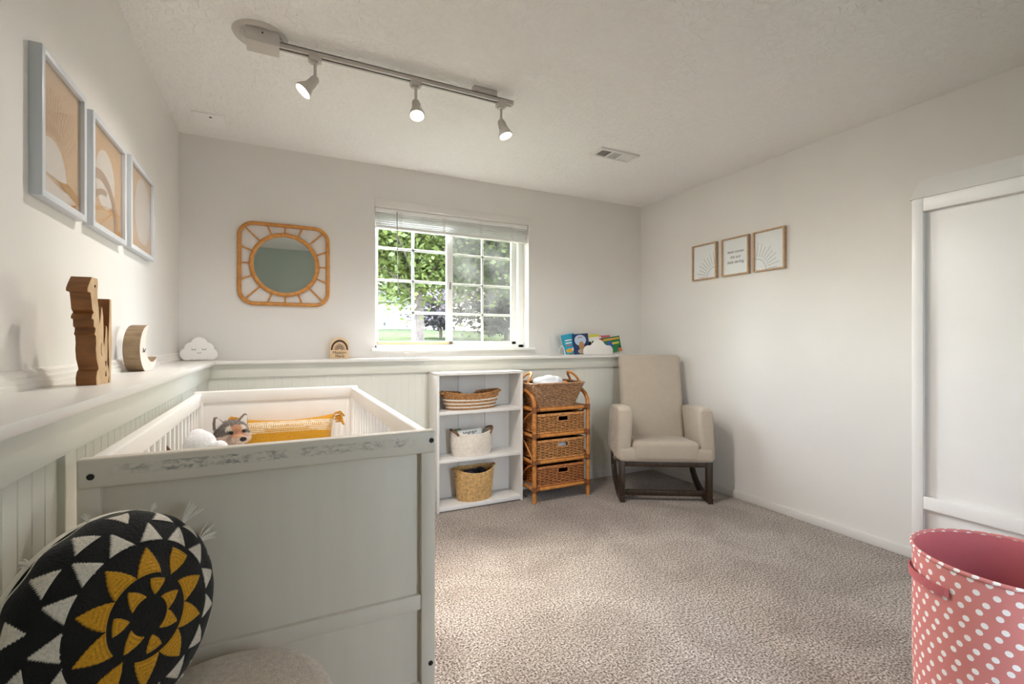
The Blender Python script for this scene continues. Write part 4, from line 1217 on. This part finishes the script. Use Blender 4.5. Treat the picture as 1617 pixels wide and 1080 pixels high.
# ------------------------------------------------------------------ rocking chair
ch = thing('rocking_chair', 'oatmeal upholstered rocking chair with dark wooden rockers in the corner', 'chair', (2.505, 2.56, 0), radians(-30))
MB().box(-.338, .338, -.012, .50, .292, .395, .028, 4).build('seat_base', 'linen', ch, 60)
cu = MB().box(-.238, .238, -.018, .47, .300, .442, .034, 5)
for v_ in cu.bm.verts: v_.co.z -= .08*max(0, v_.co.y); v_.co.z += .008*(1-(v_.co.x/.24)**2) if v_.co.z > .38 else 0
cu.build('seat_cushion', 'linen', ch, 60)
for s in (-1, 1):
    o = [(0, .30), (.50, .30), (.52, .40), (.515, .60), (.48, .645), (.40, .663), (.06, .692), (.02, .688), (.003, .665), (-.004, .62)]
    # rounded-front arm, extruded across x
    am = MB().prism(o, (s*.286-.052 if s > 0 else s*.286-.052, 0, 0), (0, 1, 0), (0, 0, 1), .104, 0)
    bmesh.ops.dissolve_limit(am.bm, angle_limit=.01, verts=am.bm.verts, edges=am.bm.edges)
    bmesh.ops.bevel(am.bm, geom=[e_ for e_ in am.bm.edges if len(e_.link_faces) == 2 and e_.calc_face_angle(0) > .5], offset=.030, segments=5, profile=.5, affect='EDGES')
    for v_ in am.bm.verts: v_.co.x += s*.018*max(0, (.60-v_.co.z))/.3
    am.build('armrest', 'linen', ch, 60)
bm_ = MB()
M = Matrix.Translation((0, .40, .36)) @ Matrix.Rotation(radians(-13.5), 4, 'X')
bm_.box(-.245, .245, -.045, .055, 0, .715, .036, 5)
for v_ in bm_.bm.verts:
    v_.co.y -= .016*(1-(v_.co.x/.25)**2)*(1 if v_.co.y < 0 else 0)
    v_.co.x *= 1+.03*v_.co.z
bmesh.ops.transform(bm_.bm, matrix=M, verts=bm_.bm.verts)
bm_.build('backrest', 'linen', ch, 60)
for s in (-1, 1):
    x = s*.312
    MB().box(x-.020, x+.020, .000, .052, .004, .300, .004).build('front_leg', 'walnut', ch)
    pts = [(-.012, .020), (.06, .017), (.14, .022), (.22, .036), (.30, .062), (.37, .100), (.42, .145), (.45, .19)]
    rk = MB()
    top = [(y-.012 if i else y, z+.036) for i, (y, z) in enumerate(pts)]
    L_ = [(y, max(0.0, z-.020)) for y, z in pts]; U_ = [(y-.02*(i/7), z+.022) for i, (y, z) in enumerate(pts)]
    rk.prism(L_+U_[::-1], (x-.018, 0, 0), (0, 1, 0), (0, 0, 1), .036, 0, .003)
    rk.build('rocker', 'walnut', ch)
    MB().prism([(.405, .150), (.452, .180), (.462, .300), (.415, .300)], (x-.018, 0, 0), (0, 1, 0), (0, 0, 1), .036, 0, .003).build('rear_leg', 'walnut', ch)
MB().box(-.30, .30, .004, .030, .258, .296, .003).build('front_apron', 'walnut', ch)
MB().box(-.30, .30, .42, .45, .258, .296, .003).build('rear_apron', 'walnut', ch)
MB().box(-.30, .30, .030, .062, .040, .078, .004).build('stretcher', 'walnut', ch)
for s in (-1, 1):
    MB().box(s*.312-.016, s*.312+.016, .04, .44, .262, .296, .003).build('side_apron', 'walnut', ch)
    fz = MB()
    for k in range(170):
        y = random.uniform(-.0, .10)+random.random()**2*.25; z = random.uniform(.32, .56) if k % 3 else random.uniform(.31, .42)
        x = s*(.338+.018*max(0, (.60-z))/.3-.004)
        L = random.uniform(.008, .026)
        d_ = Vector((s*random.uniform(.3, 1), random.uniform(-.7, .5), random.uniform(-1.1, .2))).normalized()
        p = Vector((x, y, z))
        fz.tube([p, p+d_*L*.5, p+d_*L+Vector((0, 0, -.004))], [.0009, .0008, .0004], 4)
    fz.build('frayed_threads', 'linenlite', ch)['kind'] = 'stuff'

# ------------------------------------------------------------------ polka dot hamper
hp = thing('laundry_hamper', 'coral pink fabric hamper with white polka dots', 'hamper', (1.705, .520, 0))
HR, HH = .200, .600
bm = bmesh.new(); uvl = bm.loops.layers.uv.new('UVMap'); NA = 128
zs = [0.0]+[HH*i/30 for i in range(1, 31)]
def hr(a, z):
    return HR*(1-.03*(1-z/HH))*(1+.012*sin(3*a+z*7)*(1-(z/HH)**3)+.006*sin(5*a+2-z*9)*(1-(z/HH)**3))
rings = [[bm.verts.new((hr(2*pi*k/NA, z)*cos(2*pi*k/NA), hr(2*pi*k/NA, z)*sin(2*pi*k/NA), z)) for k in range(NA)] for z in zs]
for i in range(len(zs)-1):
    for k in range(NA):
        k2 = (k+1) % NA
        f = bm.faces.new((rings[i][k], rings[i][k2], rings[i+1][k2], rings[i+1][k]))
        for lp, (uu, vv) in zip(f.loops, ((k/NA, zs[i]/HH), ((k+1)/NA, zs[i]/HH), ((k+1)/NA, zs[i+1]/HH), (k/NA, zs[i+1]/HH))): lp[uvl].uv = (uu, vv)
me = bpy.data.meshes.new('sleeve'); bm.to_mesh(me); bm.free()
link_mesh('sleeve', me, 'dots', hp, 180)
bm = bmesh.new(); uvl = bm.loops.layers.uv.new('UVMap'); tr_ = []
for j in range(9):      # rolled hem
    a = 2*pi*j/8; tr_.append((HR+.000+.0045*cos(a), HH-.002+.006*sin(a)))
rings = [[bm.verts.new((r*cos(2*pi*k/NA), r*sin(2*pi*k/NA), z)) for k in range(NA)] for r, z in tr_[:-1]]
for i in range(8):
    for k in range(NA):
        k2 = (k+1) % NA; i2 = (i+1) % 8
        f = bm.faces.new((rings[i][k], rings[i][k2], rings[i2][k2], rings[i2][k]))
        for lp, (uu, vv) in zip(f.loops, ((k/NA, .93+i*.01), ((k+1)/NA, .93+i*.01), ((k+1)/NA, .94+i*.01), (k/NA, .94+i*.01))): lp[uvl].uv = (uu, vv)
bmesh.ops.recalc_face_normals(bm, faces=bm.faces)
me = bpy.data.meshes.new('hem'); bm.to_mesh(me); bm.free(); link_mesh('hem', me, 'dots', hp, 180)
MB().lathe([(0, .006), (HR*.94, .006), (HR*.955, .3), (HR-.010, HH-.03), (HR-.004, HH-.004)], seg=96, wob=lambda a, z: .010*sin(4*a+z*5)*(1-(z/HH)**4)).build('lining', 'pink', hp, 180)
hd_ = MB(); pts = []
for i in range(21):
    a = radians(116+48*i/20); rr = HR+.003+.011*sin(pi*i/20)**.6
    pts.append((a, rr))
for (a, rr), (a2, rr2) in zip(pts, pts[1:]):
    z0, z1 = .522, .545
    P = lambda r, a, z: Vector((r*cos(a), r*sin(a), z))
    hd_.quad(P(rr, a, z0), P(rr2, a2, z0), P(rr2, a2, z1), P(rr, a, z1)); hd_.quad(P(rr-.003, a, z1), P(rr2-.003, a2, z1), P(rr2-.003, a2, z0), P(rr-.003, a, z0))
    hd_.quad(P(rr, a, z1), P(rr2, a2, z1), P(rr2-.003, a2, z1), P(rr-.003, a, z1)); hd_.quad(P(rr, a, z0), P(rr-.003, a, z0), P(rr2-.003, a2, z0), P(rr2, a2, z0))
hd_.build('handle_strap', 'pink', hp, 60)

# ------------------------------------------------------------------ white cabinet by the right wall
KX, KY0, KY1, KZ = 2.200, -.26, .952, 1.716
kb = thing('white_cabinet', 'tall white panelled cabinet against the right wall behind the hamper', 'cabinet', (KX, KY1, 0))
k0 = Vector(kb.location)
def KB(mb, name, mats='trimw'):
    bmesh.ops.translate(mb.bm, vec=-k0, verts=mb.bm.verts); return mb.build(name, mats, kb)
KB(MB().box(KX+.018, XR-.016, KY0, KY1, 0, KZ, .002), 'carcass')
KB(MB().box(KX, KX+.020, KY1-.036, KY1, 0, KZ, .002), 'stile')
KB(MB().box(KX, KX+.020, KY0, KY0+.036, 0, KZ, .002), 'stile')
for z0, z1 in ((KZ-.050, KZ), (.530, .578), (.0, .08)):
    KB(MB().box(KX, KX+.020, KY0+.036, KY1-.036, z0, z1, .002), 'rail')
KB(MB().prism([(0, 0), (.012, -.004), (.095, .085), (.085, .09)], (KX-.006, KY1+.004, KZ+.002), (1, 0, 0), (0, 0, 1), KY1-KY0).box(KX+.06, XR-.02, KY0, KY1-.02, KZ, KZ+.05), 'crown_moulding')

# ------------------------------------------------------------------ outside the window
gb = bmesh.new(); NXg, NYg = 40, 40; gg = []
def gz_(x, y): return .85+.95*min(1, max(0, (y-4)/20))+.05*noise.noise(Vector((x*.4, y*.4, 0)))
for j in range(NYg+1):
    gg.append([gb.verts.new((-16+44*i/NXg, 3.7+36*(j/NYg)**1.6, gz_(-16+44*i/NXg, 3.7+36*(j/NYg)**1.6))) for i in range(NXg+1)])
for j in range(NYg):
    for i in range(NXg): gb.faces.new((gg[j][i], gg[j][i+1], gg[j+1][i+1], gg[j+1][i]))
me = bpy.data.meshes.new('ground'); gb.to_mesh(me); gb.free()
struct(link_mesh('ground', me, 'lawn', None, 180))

def leaves(center, rad, n, size, name, m, parent, seed=0, clumps=60):
    rnd = random.Random(seed); c = Vector(center); rad = Vector(rad)
    cs = []
    for i in range(clumps):
        while True:
            p = Vector((rnd.uniform(-1, 1), rnd.uniform(-1, 1), rnd.uniform(-1, 1)))
            if .25 < p.length < 1: break
        p *= .75+.25*rnd.random(); cs.append(p)
    vs, fs = [], []
    for i in range(n):
        k = cs[i % clumps]
        o = Vector((rnd.gauss(0, .16), rnd.gauss(0, .16), rnd.gauss(0, .13)))
        p = k+o
        P = c+Vector((p.x*rad.x, p.y*rad.y, p.z*rad.z))
        a = Vector((rnd.uniform(-1, 1), rnd.uniform(-1, 1), rnd.uniform(-.6, .4))).normalized()
        b = a.cross(Vector((rnd.uniform(-1, 1), rnd.uniform(-1, 1), rnd.uniform(.2, 1)))).normalized()
        L = size*rnd.uniform(.6, 1.3)
        i0 = len(vs)
        vs += [P-a*L*.5, P+b*L*.32, P+a*L*.5, P-b*L*.32]; fs.append((i0, i0+1, i0+2, i0+3))
    me = bpy.data.meshes.new(name); me.from_pydata([tuple(v) for v in vs], [], fs)
    return link_mesh(name, me, m, parent, 0)
def tree(label, x, y, h_trunk, r, crown, n, size, m, seed, clumps=60, cat='tree', nm='leafy_tree'):
    z = gz_(x, y)
    t = thing(nm, label, cat, (x, y, z))
    tb_ = MB()
    rnd = random.Random(seed)
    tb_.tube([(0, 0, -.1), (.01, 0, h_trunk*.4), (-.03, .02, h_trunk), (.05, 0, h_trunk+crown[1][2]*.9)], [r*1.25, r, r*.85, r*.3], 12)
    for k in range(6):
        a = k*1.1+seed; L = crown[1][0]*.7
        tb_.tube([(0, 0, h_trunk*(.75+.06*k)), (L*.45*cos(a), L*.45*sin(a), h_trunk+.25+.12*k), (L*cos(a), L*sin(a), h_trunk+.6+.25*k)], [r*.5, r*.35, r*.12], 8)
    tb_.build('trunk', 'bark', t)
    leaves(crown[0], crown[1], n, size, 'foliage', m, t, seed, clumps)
    return t
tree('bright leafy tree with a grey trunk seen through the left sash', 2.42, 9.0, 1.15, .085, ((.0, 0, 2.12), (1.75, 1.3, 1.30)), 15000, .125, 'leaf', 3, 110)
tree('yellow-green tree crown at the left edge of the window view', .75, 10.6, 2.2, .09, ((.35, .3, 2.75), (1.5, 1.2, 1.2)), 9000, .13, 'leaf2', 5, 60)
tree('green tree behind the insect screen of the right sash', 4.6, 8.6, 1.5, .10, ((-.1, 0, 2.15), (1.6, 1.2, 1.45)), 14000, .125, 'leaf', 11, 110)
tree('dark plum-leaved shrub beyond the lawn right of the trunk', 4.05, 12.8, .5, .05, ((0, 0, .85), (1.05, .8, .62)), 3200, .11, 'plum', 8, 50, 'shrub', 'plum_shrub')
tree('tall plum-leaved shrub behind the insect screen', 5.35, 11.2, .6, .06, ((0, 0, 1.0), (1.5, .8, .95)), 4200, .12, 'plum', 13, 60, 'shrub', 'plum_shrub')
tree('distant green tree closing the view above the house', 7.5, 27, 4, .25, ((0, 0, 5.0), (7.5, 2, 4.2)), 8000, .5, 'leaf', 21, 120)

ho = thing('white_house', 'white sided house with a small grid window across the lawn', 'house', (5.65, 26, 1.6))
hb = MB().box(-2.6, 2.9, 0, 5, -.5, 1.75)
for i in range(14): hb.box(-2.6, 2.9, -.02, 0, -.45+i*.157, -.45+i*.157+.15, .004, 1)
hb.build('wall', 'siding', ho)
MB().prism([(-.35, 1.70), (2.5, 2.8), (5.4, 1.70), (5.4, 1.82), (2.5, 2.95), (-.35, 1.82)], (-2.9, 0, 0), (0, 1, 0), (0, 0, 1), 6.1).build('roof', 'roof', ho)
MB().box(-2.3, -.65, -.06, -.02, -.4, 1.45, .01).build('garage_door', 'trimw', ho)
wq = MB().box(-.30, .22, -.05, -.02, .35, 1.2).build('window', 'darkglass', ho)
gq = MB()
for i in range(3): gq.box(-.32+.265*i-.02, -.32+.265*i+.04, -.07, -.04, .32, 1.23)
for j in range(5): gq.box(-.33, .25, -.07, -.04, .33+j*.21-.02, .33+j*.21+.02)
gq.build('window_grid', 'trimw', wq)
lpn = MB().box(-.62, -.54, -.14, -.03, .45, .62).build('wall_lantern', 'black', ho)
ho2 = thing('far_house', 'pale house beyond the shrubs at the right edge of the window view', 'house', (14.5, 24, 1.4))
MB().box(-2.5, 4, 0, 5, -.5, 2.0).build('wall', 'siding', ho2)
MB().prism([(-.3, 2.0), (2.5, 2.9), (5.3, 2.0)], (-2.8, 0, 0), (0, 1, 0), (0, 0, 1), 7).build('roof', 'roof', ho2)

# ------------------------------------------------------------------ light
wld = bpy.data.worlds.new('World'); S.world = wld; wld.use_nodes = True
nt = wld.node_tree; nt.nodes.clear()
sk = nt.nodes.new('ShaderNodeTexSky'); sk.sky_type = 'NISHITA'; sk.sun_disc = False
sk.sun_elevation = radians(52); sk.sun_rotation = radians(10); sk.altitude = 300; sk.air_density = 1; sk.dust_density = 2.5
hs = nt.nodes.new('ShaderNodeHueSaturation'); hs.inputs['Saturation'].default_value = .6
bg = nt.nodes.new('ShaderNodeBackground'); bg.inputs[1].default_value = 2.6
wo = nt.nodes.new('ShaderNodeOutputWorld')
nt.links.new(sk.outputs[0], hs.inputs['Color']); nt.links.new(hs.outputs[0], bg.inputs[0]); nt.links.new(bg.outputs[0], wo.inputs[0])

def light(name, kind, loc, d=None, **kw):
    L = bpy.data.lights.new(name, kind); o = bpy.data.objects.new(name, L); COL.objects.link(o); o.location = loc
    if d is not None: o.rotation_euler = Vector(d).to_track_quat('-Z', 'Y').to_euler()
    for k, v in kw.items(): setattr(L, k, v)
    return o
light('sun', 'SUN', (0, 0, 10), (.72, .26, -.66), energy=.6, angle=.01, color=(1, .95, .86))
for P, d in lamp_pos:
    light('spot_lamp', 'SPOT', P, (d+Vector((.7, 0, -.9))).normalized(), energy=13, spot_size=radians(165), spot_blend=1.0, shadow_soft_size=.03, color=(1, .94, .88))
po = light('window_portal', 'AREA', ((WX0+WX1)/2, 3.66, (WZ0+WZ1)/2), (0, -1, 0), energy=1, shape='RECTANGLE', size=WX1-WX0, size_y=WZ1-WZ0)
po.data.cycles.is_portal = True
p2 = light('fill_opening_portal', 'AREA', ((DX0+DX1)/2, YR-.13, DZ/2), (0, 1, 0), energy=1, shape='RECTANGLE', size=DX1-DX0, size_y=DZ)  # samples daylight through the opening added behind the camera
p2.data.cycles.is_portal = True

# ------------------------------------------------------------------ camera
cam = bpy.data.cameras.new('camera'); co_ = bpy.data.objects.new('camera', cam); COL.objects.link(co_)
cam.sensor_width = 36; cam.lens = 742/1617*36; cam.clip_start = .02
co_.location = (0, 0, 1.168); co_.rotation_euler = (pi/2, 0, -math.atan(365.5/742))
cam.shift_y = -0.5/1617
S.camera = co_
S.cycles.diffuse_bounces = 8; S.cycles.max_bounces = 14; S.cycles.transparent_max_bounces = 16
S.cycles.use_denoising = True
S.view_settings.view_transform = 'Standard'; S.view_settings.look = 'None'
S.view_settings.exposure = 1.6; S.view_settings.gamma = 1; S.view_settings.use_curve_mapping = False
